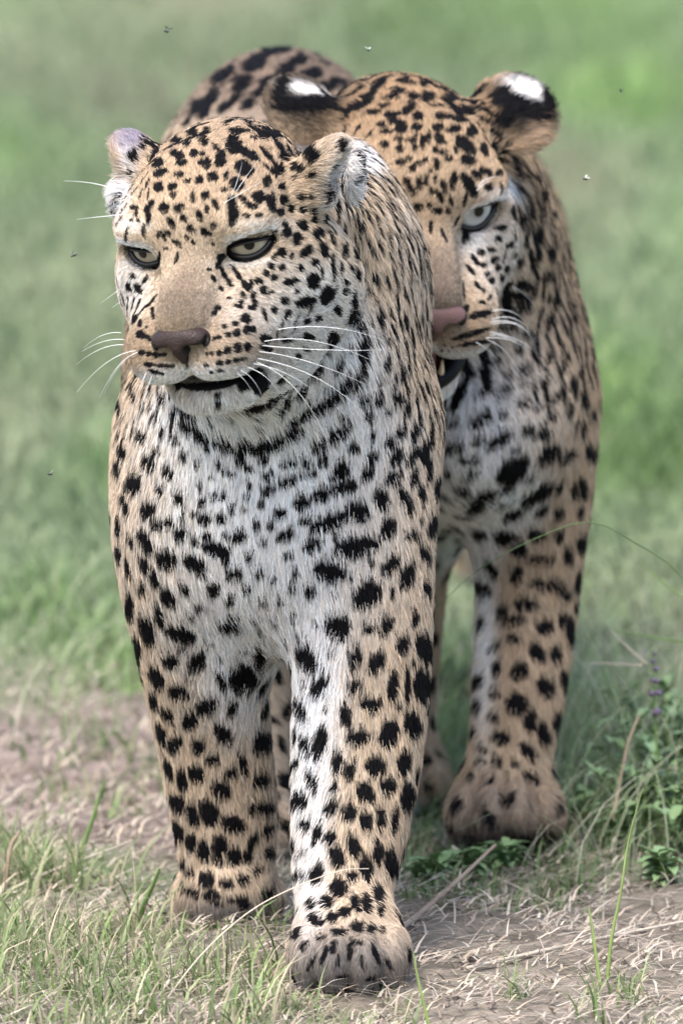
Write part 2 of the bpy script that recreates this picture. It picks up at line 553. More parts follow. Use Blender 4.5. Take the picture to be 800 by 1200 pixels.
class Head:
    """a leopard's head sculpted in its own frame, in centimetres: x image-right, y forward, z up; origin between the eyes"""
    def __init__(self, clay, origin, yaw, pitch, roll, scale=1.0):
        self.c, self.o, self.s = clay, np.asarray(origin, float), scale * 0.01
        self.R = rot(yaw, pitch, roll)

    def w(self, p):
        return self.o + self.R @ (np.asarray(p, float) * self.s)

    def ell(self, c, r, k=1.0, mode='add', tilt=None, sides=(1,)):
        for s in sides:
            cc = np.array(c, float); cc[0] *= s
            T = np.eye(3)
            if tilt is not None:
                ax, ay, az = tilt
                T = np.array(Matrix.Rotation(math.radians(az * s), 3, 'Z') @ Matrix.Rotation(math.radians(ay * s), 3, 'Y')
                             @ Matrix.Rotation(math.radians(ax), 3, 'X'))
            self.c.ell(self.w(cc), np.array(r) * self.s, self.R @ T, k * self.s, mode)

    def cone(self, a, ra, b, rb, k=1.0, mode='add', sides=(1,)):
        for s in sides:
            a2 = np.array(a, float); b2 = np.array(b, float)
            a2[0] *= s; b2[0] *= s
            self.c.cone(self.w(a2), ra * self.s, self.w(b2), rb * self.s, k * self.s, mode)

    def skull(self):
        LR = (1, -1)
        self.ell((0, -6.4, 0.9), (6.5, 7.8, 5.3), 1)                       # cranium
        self.ell((0, -2.4, 2.0), (5.4, 4.8, 3.6), 2.5)                     # forehead
        self.ell((4.0, -0.55 - self.open_, 1.85), (2.6, 2.4, 1.45 - 0.3 * self.open_), 1.6, sides=LR)        # brow
        self.cone((0, 0.0, 0.1), 2.45, (0, 6.6, -3.1), 2.05, 1.8)           # bridge of the nose
        self.cone((3.1, -0.2, -3.4), 2.2, (2.7, 4.6, -5.4), 2.3, 1.5, sides=LR)
        self.ell((5.3, -2.8, -2.4), (2.4, 4.4, 2.6), 2.2, sides=LR)        # cheek bone
        self.ell((5.0, -4.8, -5.2), (3.5, 5.0, 4.4), 2.5, sides=LR)        # jaw muscle
        self.ell((5.6, -6.6, -7.4), (3.8, 3.2, 4.6), 2.5, sides=LR)        # cheek ruff
        self.ell((0, -3.6, -11.6), (5.4, 3.6, 3.2), 3.0)                   # throat
        self.cone((4.6, -2.0, -5.2), 3.0, (3.0, 3.6, -6.4), 2.5, 2.0, sides=LR)   # cheek, from the jaw to the whisker pads
        self.ell((2.55, 5.6, -6.1), (2.75, 3.2, 2.35), 1.0, sides=LR)      # whisker pads
        self.ell((1.4, 7.2, -6.0), (1.5, 1.4, 1.75), 0.8, sides=LR)         # front of the lips under the nose
        self.ell((4.1, -1.2, -0.2), (2.4, 1.8, 2.3), 1.2, sides=LR)        # round the eye
        for s in LR:                                                       # sockets
            c, f, u, x, r = self.eye_frame(s)
            T = np.stack([x, f, u], 1)
            self.c.ell(self.w(c), np.ones(3) * (r - 0.1) * self.s, None, 1.2 * self.s)
            self.c.ell(self.w(c + f * r * 0.75), np.array((2.15, 1.5, 1.55)) * self.s, self.R @ T, 0.4 * self.s, 'sub')

    def eye_frame(self, s):
        c = np.array((3.78 * s, -1.1, -0.1))
        f = np.array((0.36 * s, 1.0, self.look)); f /= np.linalg.norm(f)
        u = np.array((0, 0, 1.0)); u -= f * (u @ f); u /= np.linalg.norm(u)
        x = np.cross(u, f) * s
        if x[0] * s < 0: x = -x
        return c, f, u, x, 2.06                         # centre, gaze, up, outwards, radius

    look = 0.12
    open_ = 0.0        # how far the brow is raised off the eye
    gum = (0.012, 0.010, 0.011)
    bare = []          # furless ellipsoids (the inside of the mouth), head frame


def px_tools(Y):
    """pixel placed rounded shapes at a depth"""
    return lambda px, py, y=Y: at(px, py, y)


def build_front():
    c = Clay()
    P = at
    def cone(a, b, k=0.03):
        (x0, y0, d0, r0), (x1, y1, d1, r1) = a, b
        c.cone(P(x0, y0, d0), r0 / ppm(d0), P(x1, y1, d1), r1 / ppm(d1), k)
    def limb(k, *pts):
        c.chain([(*P(x, y, d), r / ppm(d)) for x, y, d, r in pts], k)
    def ell(x, y, d, rx, ry, rz, k=0.03, R=None):
        c.ell(P(x, y, d), (rx / ppm(d), ry, rz / ppm(d)), R, k)
    # trunk
    c.ell((-0.065, 0.52, 0.40), (0.112, 0.28, 0.170), None, 0.05)
    c.ell((-0.075, 0.80, 0.45), (0.092, 0.25, 0.145), None, 0.08)
    c.ell((-0.052, 1.02, 0.478), (0.112, 0.20, 0.158), None, 0.08)
    # chest, withers, shoulders
    ell(322, 550, 0.27, 140, 0.16, 140, 0.06)
    ell(312, 645, 0.26, 92, 0.125, 88, 0.07)
    ell(406, 320, 0.36, 73, 0.16, 155, 0.06)
    ell(407, 450, 0.27, 74, 0.15, 140, 0.05)
    ell(235, 530, 0.30, 76, 0.15, 140, 0.05)
    # neck
    cone((312, 265, 0.12, 92), (375, 320, 0.30, 108), 0.05)
    cone((300, 395, 0.12, 98), (335, 470, 0.26, 138), 0.05)
    # image-right fore leg, one pace ahead
    limb(0.06, (425, 520, 0.24, 66), (428, 630, 0.19, 74), (428, 730, 0.17, 76), (421, 850, 0.15, 76), (411, 960, 0.120, 67), (403, 1040, 0.09, 55), (406, 1085, 0.065, 46))
    # image-left fore leg
    limb(0.06, (234, 520, 0.27, 66), (228, 630, 0.235, 75), (234, 730, 0.25, 76), (248, 850, 0.275, 66), (262, 950, 0.285, 60), (266, 1010, 0.285, 53), (267, 1045, 0.27, 46))
    # hind legs
    limb(0.05, (265, 480, 0.95, 100), (222, 640, 0.88, 68), (240, 770, 1.04, 42), (258, 890, 0.97, 36))
    limb(0.05, (330, 440, 0.95, 100), (325, 620, 0.72, 66), (310, 760, 0.80, 40), (306, 960, 0.66, 32))
    # paws
    def paw(px, py, y0, w, toes=True):
        g = P(px, py, y0)
        x, y = g[0], g[1]
        s = w
        c.ell((x, y + 0.050 * s, 0.030 * s), (0.041 * s, 0.055 * s, 0.034 * s), None, 0.022)
        for i, (tx, ty) in enumerate(((-0.032, 0.018), (-0.0115, 0.0), (0.0115, 0.0), (0.032, 0.018))):
            c.ell((x + tx * s, y + ty * s, 0.022 * s), (0.0155 * s, 0.031 * s, 0.024 * s), None, 0.006)
        for tx, ty in ((-0.0225, 0.004), (0.0, -0.006), (0.0225, 0.004)):
            c.cone((x + tx * s, y + (ty - 0.030) * s, 0.030 * s), 0.0022 * s, (x + tx * s * .8, y + (ty + 0.022) * s, 0.060 * s), 0.0016 * s, 0.006, 'sub')
    paw(409, 1156, ground_y(1163) + 0.02, 1.02)
    paw(266, 1080, ground_y(1088) + 0.02, 0.92)
    paw(304, 990, 0.62, 0.8)
    paw(260, 915, 0.93, 0.8)
    # tail, hanging behind
    cone((325, 190, 1.18, 34), (330, 420, 1.34, 28), 0.04)
    cone((330, 420, 1.34, 28), (335, 700, 1.42, 24), 0.02)
    h = Head(c, P(233, 287, -0.02), 18, 22, 7)
    h.skull()
    front_mouth(h)
    c.ell(P(414, 203, 0.055), (0.007, 0.018, 0.020), None, 0.01)             # white tufts of the ears
    c.ell(P(142, 230, 0.03), (0.006, 0.015, 0.014), None, 0.01)
    ear(h, (-5.0, -6.0, 3.3), (-0.55, -0.25, 0.75), (-0.8, 0.05, -0.6), 4.0)
    ear(h, (7.9, -7.0, 1.6), (0.72, -0.25, 0.7), (0.8, 0.15, -0.6), 3.8)
    return c, h


def front_mouth(h):
    LR = (1, -1)
    h.cone((4.0, -3.0, -9.0), 2.6, (1.8, 3.6, -10.1), 1.9, 1.5, sides=LR)  # jaw
    h.ell((0.2, 4.2, -10.4), (2.4, 2.3, 1.35), 1.4)                         # chin
    h.bare = [((0.3, 5.3, -8.72), (4.5, 4.8, 0.84))]
    # the slot of the mouth
    h.ell((0.3, 5.2, -8.75), (4.4, 4.7, 0.70), 0.5, 'sub', tilt=(7, 0, 0))


def ear(h, base, axis, opening, ln, wide=1.0, thick=0.34):
    """a cupped ear: a rounded shell hollowed from its opening side"""
    a = Vector(axis).normalized(); o = Vector(opening)
    o = (o - a * o.dot(a)).normalized(); s = a.cross(o)
    T = np.array([[s[i], o[i], a[i]] for i in range(3)])
    b = np.array(base, float)
    cc = b + np.array(a) * ln * 0.42
    oo = np.array(o)
    h.c.ell(h.w(cc), np.array((ln * 0.58 * wide, ln * thick, ln * 0.62)) * h.s, h.R @ T, 1.0 * h.s)
    h.c.cone(h.w(b - np.array(a) * 1.0), 2.3 * h.s, h.w(b + np.array(a) * ln * 0.2), 1.7 * h.s, 1.0 * h.s)
    h.c.ell(h.w(cc + oo * ln * 0.30 + np.array(a) * ln * 0.05), np.array((ln * 0.46 * wide, ln * 0.36, ln * 0.52)) * h.s, h.R @ T, 0.25 * h.s, 'sub')


def build_rear():
    c = Clay()
    P = at
    def cone(a, b, k=0.03):
        (x0, y0, d0, r0), (x1, y1, d1, r1) = a, b
        c.cone(P(x0, y0, d0), r0 / ppm(d0), P(x1, y1, d1), r1 / ppm(d1), k)
    def limb(k, *pts):
        c.chain([(*P(x, y, d), r / ppm(d)) for x, y, d, r in pts], k)
    def ell(x, y, d, rx, ry, rz, k=0.03, R=None):
        c.ell(P(x, y, d), (rx / ppm(d), ry, rz / ppm(d)), R, k)
    # trunk, going away behind
    c.ell((0.095, 1.00, 0.375), (0.095, 0.28, 0.150), None, 0.05)
    c.ell((0.100, 1.32, 0.385), (0.090, 0.25, 0.135), None, 0.08)
    c.ell((0.100, 1.55, 0.395), (0.100, 0.20, 0.135), None, 0.08)
    # neck, chest, shoulders
    cone((530, 225, 0.68, 100), (560, 320, 0.80, 108), 0.05)
    cone((545, 330, 0.66, 100), (572, 430, 0.76, 108), 0.05)
    ell(558, 475, 0.72, 106, 0.16, 125, 0.05)
    ell(614, 475, 0.76, 55, 0.14, 130, 0.04)
    ell(500, 480, 0.78, 62, 0.14, 120, 0.04)
    # image-right fore leg
    limb(0.05, (618, 490, 0.74, 54), (622, 600, 0.72, 62), (616, 720, 0.71, 57), (606, 820, 0.67, 51), (596, 900, 0.65, 46), (594, 940, 0.64, 42))
    # the other fore leg, hidden for the most part
    limb(0.05, (490, 500, 0.80, 54), (478, 660, 0.90, 46), (470, 830, 0.93, 38), (470, 900, 0.90, 36))
    # hind legs
    limb(0.05, (595, 400, 1.52, 80), (606, 560, 1.42, 56), (604, 690, 1.55, 36), (602, 790, 1.48, 32))
    limb(0.05, (490, 400, 1.52, 75), (455, 560, 1.45, 56), (448, 690, 1.60, 36), (444, 790, 1.52, 32))
    def paw(px, py, y0, w, z0=0.0, droop=0.0):
        g = P(px, py, y0)
        x, y = g[0], g[1]
        s = w
        c.ell((x, y + 0.045 * s, z0 + 0.033 * s), (0.041 * s, 0.052 * s, 0.034 * s), None, 0.02)
        for i, (tx, ty) in enumerate(((-0.032, 0.016), (-0.0115, 0.0), (0.0115, 0.0), (0.032, 0.016))):
            c.ell((x + tx * s, y + ty * s, z0 + (0.024 - droop) * s), (0.0155 * s, 0.030 * s, 0.024 * s), None, 0.006)
        for tx, ty in ((-0.0225, 0.004), (0.0, -0.006), (0.0225, 0.004)):
            c.cone((x + tx * s, y + (ty - 0.028) * s, z0 + 0.030 * s), 0.0022 * s, (x + tx * s * .8, y + (ty + 0.022) * s, z0 + 0.060 * s), 0.0016 * s, 0.006, 'sub')
    paw(592, 985, 0.60, 1.02, 0.012)
    paw(468, 930, 0.87, 0.9)
    paw(602, 830, 1.42, 0.85)
    paw(444, 830, 1.47, 0.85)
    cone((540, 300, 1.72, 30), (550, 480, 1.84, 26), 0.04)
    cone((550, 480, 1.84, 26), (556, 660, 1.92, 22), 0.02)
    h = Head(c, P(490, 249, 0.50), -13, 27, 0, 1.1)
    h.open_, h.look = 0.5, 0.22
    h.skull()
    LR = (1, -1)
    h.gum = (0.06, 0.02, 0.02)
    h.bare = [((0, 3.7, -9.95), (4.5, 5.6, 1.75))]
    # open mouth: jaw dropped
    h.cone((4.0, -3.0, -9.2), 2.6, (1.9, 2.8, -12.4), 1.7, 1.5, sides=LR)
    h.ell((0, 3.4, -12.7), (2.7, 2.3, 1.5), 1.2)
    h.ell((0, 3.7, -9.95), (4.3, 5.4, 1.6), 0.5, 'sub')
    ear(h, (-6.0, -7.0, 3.4), (-0.85, -0.2, 0.42), (-0.35, -0.35, -0.8), 5.0, 1.15, 0.25)
    ear(h, (6.4, -7.0, 3.0), (0.88, -0.2, 0.36), (0.25, -0.40, -0.85), 5.2, 1.15, 0.22)
    return c, h


# ------------------------------------------------------------------ eyes, noses
def eye_mat(name, iris_in, iris_out):
    m = bpy.data.materials.new(name)
    m.use_nodes = True
    nt = m.node_tree
    b = nt.nodes['Principled BSDF']
    tc = nt.nodes.new('ShaderNodeTexCoord')
    sp = nt.nodes.new('ShaderNodeSeparateXYZ')
    nt.links.new(tc.outputs['Object'], sp.inputs[0])
    # distance from the gaze axis, in eye radii
    cb = nt.nodes.new('ShaderNodeCombineXYZ')
    nt.links.new(sp.outputs[0], cb.inputs[0]); nt.links.new(sp.outputs[2], cb.inputs[2])
    ln = nt.nodes.new('ShaderNodeVectorMath'); ln.operation = 'LENGTH'
    nt.links.new(cb.outputs[0], ln.inputs[0])
    nz = nt.nodes.new('ShaderNodeTexNoise'); nz.inputs['Scale'].default_value = 6
    nz.inputs['Detail'].default_value = 5
    nt.links.new(tc.outputs['Object'], nz.inputs['Vector'])
    ma = nt.nodes.new('ShaderNodeMath'); ma.operation = 'MULTIPLY_ADD'
    ma.inputs[1].default_value = 0.06; ma.inputs[2].default_value = -0.03
    nt.links.new(nz.outputs[0], ma.inputs[0])
    ad = nt.nodes.new('ShaderNodeMath'); ad.operation = 'ADD'
    nt.links.new(ln.outputs['Value'], ad.inputs[0]); nt.links.new(ma.outputs[0], ad.inputs[1])
    r = nt.nodes.new('ShaderNodeValToRGB')
    nt.links.new(ad.outputs[0], r.inputs[0])
    e = r.color_ramp.elements
    e[0].position = 0.0; e[0].color = (0.004, 0.004, 0.004, 1)
    e[1].position = 0.19; e[1].color = (0.006, 0.006, 0.006, 1)
    for p, c in ((0.23, iris_in), (0.5, iris_out), (0.74, [v * 0.6 for v in iris_out]), (0.80, (0.02, 0.016, 0.014)), (0.9, (0.012, 0.01, 0.01))):
        k = e.new(p); k.color = (*c, 1)
    nt.links.new(r.outputs[0], b.inputs['Base Color'])
    b.inputs['Roughness'].default_value = 0.3
    b.inputs['Coat Weight'].default_value = 0.3
    b.inputs['Coat Roughness'].default_value = 0.02
    b.inputs['Specular IOR Level'].default_value = 0.15
    return m


def sphere_grid(nu=40, nv=24):
    V, F = [], []
    for i in range(nv + 1):
        a = math.pi * i / nv
        for j in range(nu):
            t = 2 * math.pi * j / nu
            V.append((math.sin(a) * math.cos(t), math.cos(a), math.sin(a) * math.sin(t)))
    for i in range(nv):
        for j in range(nu):
            F.append((i * nu + j, i * nu + (j + 1) % nu, (i + 1) * nu + (j + 1) % nu, (i + 1) * nu + j))
    return np.array(V), np.array(F)


def tube(pts, rad, n=6, flat=1.0):
    """closed-ended tube along a polyline; rad may be one number or one per point"""
    pts = np.asarray(pts, float); m = len(pts)
    rad = np.ones(m) * rad
    T = np.gradient(pts, axis=0); T /= np.linalg.norm(T, axis=1, keepdims=True) + 1e-12
    ref = np.array((0.13, 0.31, 0.94))
    A = np.cross(T, ref); A /= np.linalg.norm(A, axis=1, keepdims=True) + 1e-12
    B = np.cross(T, A)
    t = np.arange(n) * 2 * math.pi / n
    V = pts[:, None] + rad[:, None, None] * (np.cos(t)[None, :, None] * A[:, None] + flat * np.sin(t)[None, :, None] * B[:, None])
    V = V.reshape(-1, 3)
    F = [(i * n + j, i * n + (j + 1) % n, (i + 1) * n + (j + 1) % n, (i + 1) * n + j) for i in range(m - 1) for j in range(n)]
    return V, np.array(F)


def build_eye(h, s, parent, mats, top, bot, gaze=(0, 0)):
    """eyeball, lids and dark lid rim; top / bot: lid heights (in radians) along the opening"""
    c, f, u, x, r = h.eye_frame(s)
    sc = h.s
    V, F = sphere_grid()
    me = np_mesh('eyeball', V, F)
    o = link('eyeball', me, mats['eye'])
    g = f + x * gaze[0] + u * gaze[1]; g /= np.linalg.norm(g)
    gu = u - g * (u @ g); gu /= np.linalg.norm(gu)
    gx = np.cross(gu, g)
    W = h.R @ np.stack([gx, g, gu], 1)
    M = Matrix(W.tolist()).to_4x4() * 1.0
    S = Matrix.Diagonal((r * sc * 0.985, r * sc * 0.985, r * sc * 0.985, 1))
    o.matrix_world = Matrix.Translation(h.w(c)) @ Matrix([list(W[0]) + [0], list(W[1]) + [0], list(W[2]) + [0], [0, 0, 0, 1]]) @ S
    bpy.context.view_layer.update()
    o.parent = parent; o.matrix_parent_inverse = parent.matrix_world.inverted()
    bpy.context.view_layer.update()
    # opening
    uu = np.linspace(-1, 1, 22)
    tv = np.interp(uu, np.linspace(-1, 1, len(top)), top)
    bv = np.interp(uu, np.linspace(-1, 1, len(bot)), bot)
    loop = [(a * 1.06 - 0.08, b) for a, b in zip(uu, tv)] + [(a * 1.06 - 0.08, b) for a, b in list(zip(uu, bv))[::-1][1:-1]]
    loop = np.array(loop)
    cen = loop.mean(0)
    for _ in range(2):
        loop = 0.5 * loop + 0.25 * (np.roll(loop, 1, 0) + np.roll(loop, -1, 0))
    def pos(uv, rr):
        a = np.sqrt((uv ** 2).sum(1)) + 1e-9
        d = np.cos(a)[:, None] * f + (np.sin(a) / a)[:, None] * (uv[:, :1] * x + uv[:, 1:] * u)
        return c + d * np.asarray(rr).reshape(-1, 1)
    n = len(loop)
    rings = []
    ang = np.arctan2(loop[:, 1] - cen[1], loop[:, 0] - cen[0])
    out = np.stack([np.cos(ang), np.sin(ang)], 1) * 1.5
    K = 10
    for k in range(K + 1):
        t = k / K
        uv = loop * (1 - t) + out * t
        rings.append(pos(uv, np.full(n, r + 0.13 + 0.34 * math.sin(math.pi * min(1, t * 1.1)) - 0.8 * max(0, t - 0.6))))
    LV = np.concatenate(rings)
    LF = [(k * n + j, k * n + (j + 1) % n, (k + 1) * n + (j + 1) % n, (k + 1) * n + j) for k in range(K) for j in range(n)]
    LF = np.array(LF)
    LW = np.array([h.w(p) for p in LV])
    # keep the faces turned outwards
    cw = h.w(c)
    nn = np.cross(LW[LF[0, 1]] - LW[LF[0, 0]], LW[LF[0, 3]] - LW[LF[0, 0]])
    if nn @ (LW[LF[0, 0]] - cw) < 0: LF = LF[:, ::-1]
    rimp = np.vstack([loop, loop[:1], loop[1:2]])
    RV, RF = tube([h.w(p) for p in pos(rimp, np.full(len(rimp), r + 0.12))], np.interp(rimp[:, 1], [-.5, -.1, .1], [.22, .18, .09]) * sc, 6)
    rim = link('eyelid_rim', np_mesh('eyelid_rim', RV, RF), mats['rim'], o)
    return dict(ball=o, V=LW, F=LF, loop=np.array([h.w(p) for p in pos(loop, np.full(n, r + 0.1))]), rows=n, K=K)


def build_nose(h, parent, mat, colr):
    c = Clay()
    n = Head(c, h.o, 0, 0, 0)
    n.R, n.s = h.R, h.s
    LR = (1, -1)
    dy = -0.80
    n.ell((0, 9.0 + dy, -3.8), (2.0, 1.0, 1.0), 0.3, tilt=(-30, 0, 0))
    n.ell((1.4, 8.75 + dy, -4.05), (1.05, 1.0, 0.8), 0.5, sides=LR)
    n.cone((0, 9.3 + dy, -4.35), 0.85, (0, 9.15 + dy, -5.6), 0.30, 0.4)
    n.ell((1.15, 9.7 + dy, -4.55), (0.72, 1.6, 0.46), 0.2, 'sub', tilt=(0, 25, 12), sides=LR)
    n.cone((1.5, 9.5 + dy, -4.4), 0.36, (2.5, 8.9 + dy, -3.75), 0.20, 0.15, 'sub', sides=LR)
    V, F = c.mesh(0.0012)
    l = ((V - h.o) @ h.R) / h.s
    q = np.minimum.reduce([(((l - np.array((1.15 * s, 9.0 + dy, -4.55))) / np.array((0.86, 1.8, 0.60))) ** 2).sum(1) for s in LR]
        + [(((l - np.array((2.0 * s, 9.2 + dy, -4.15))) / np.array((0.75, 1.2, 0.45))) ** 2).sum(1) for s in LR])
    dark = np.clip((1.25 - q) / 0.5, 0, 1)[:, None]  # the shade inside the nostrils is painted into the colour
    me = np_mesh('nose', V, F)
    set_colour(me, 'coat', np.array(colr) * (1 - dark) + np.array((0.008, 0.007, 0.007)) * dark)
    return link('nose', me, mat, parent)


def nose_mat(name):
    m = attr_mat(name, 'coat', 0.5, 0.22)
    nt = m.node_tree
    tc = nt.nodes.new('ShaderNodeTexCoord')
    v = nt.nodes.new('ShaderNodeTexVoronoi'); v.inputs['Scale'].default_value = 700
    nt.links.new(tc.outputs['Object'], v.inputs['Vector'])
    bp = nt.nodes.new('ShaderNodeBump'); bp.inputs['Strength'].default_value = 0.6; bp.inputs['Distance'].default_value = 0.0006
    nt.links.new(v.outputs[0], bp.inputs['Height']); nt.links.new(bp.outputs[0], nt.nodes['Principled BSDF'].inputs['Normal'])
    return m


M['rim'] = flat_mat('dark_eyelid_skin', (0.010, 0.008, 0.009), 0.35, 0.4)
M['eye_front'] = eye_mat('pale_amber_eye', (0.29, 0.24, 0.175), (0.41, 0.355, 0.28))
M['eye_rear'] = eye_mat('pale_grey_eye', (0.30, 0.29, 0.28), (0.55, 0.55, 0.56))
M['nose'] = nose_mat('nose_leather')
TOP_F = (-0.26, -0.02, 0.07, 0.09, 0.07, 0.02, -0.06)
BOT_F = (-0.30, -0.38, -0.47, -0.52, -0.47, -0.32, -0.08)
TOP_R = (-0.28, 0.08, 0.22, 0.27, 0.25, 0.17, 0.06)
BOT_R = (-0.36, -0.42, -0.58, -0.66, -0.54, -0.22, 0.14)


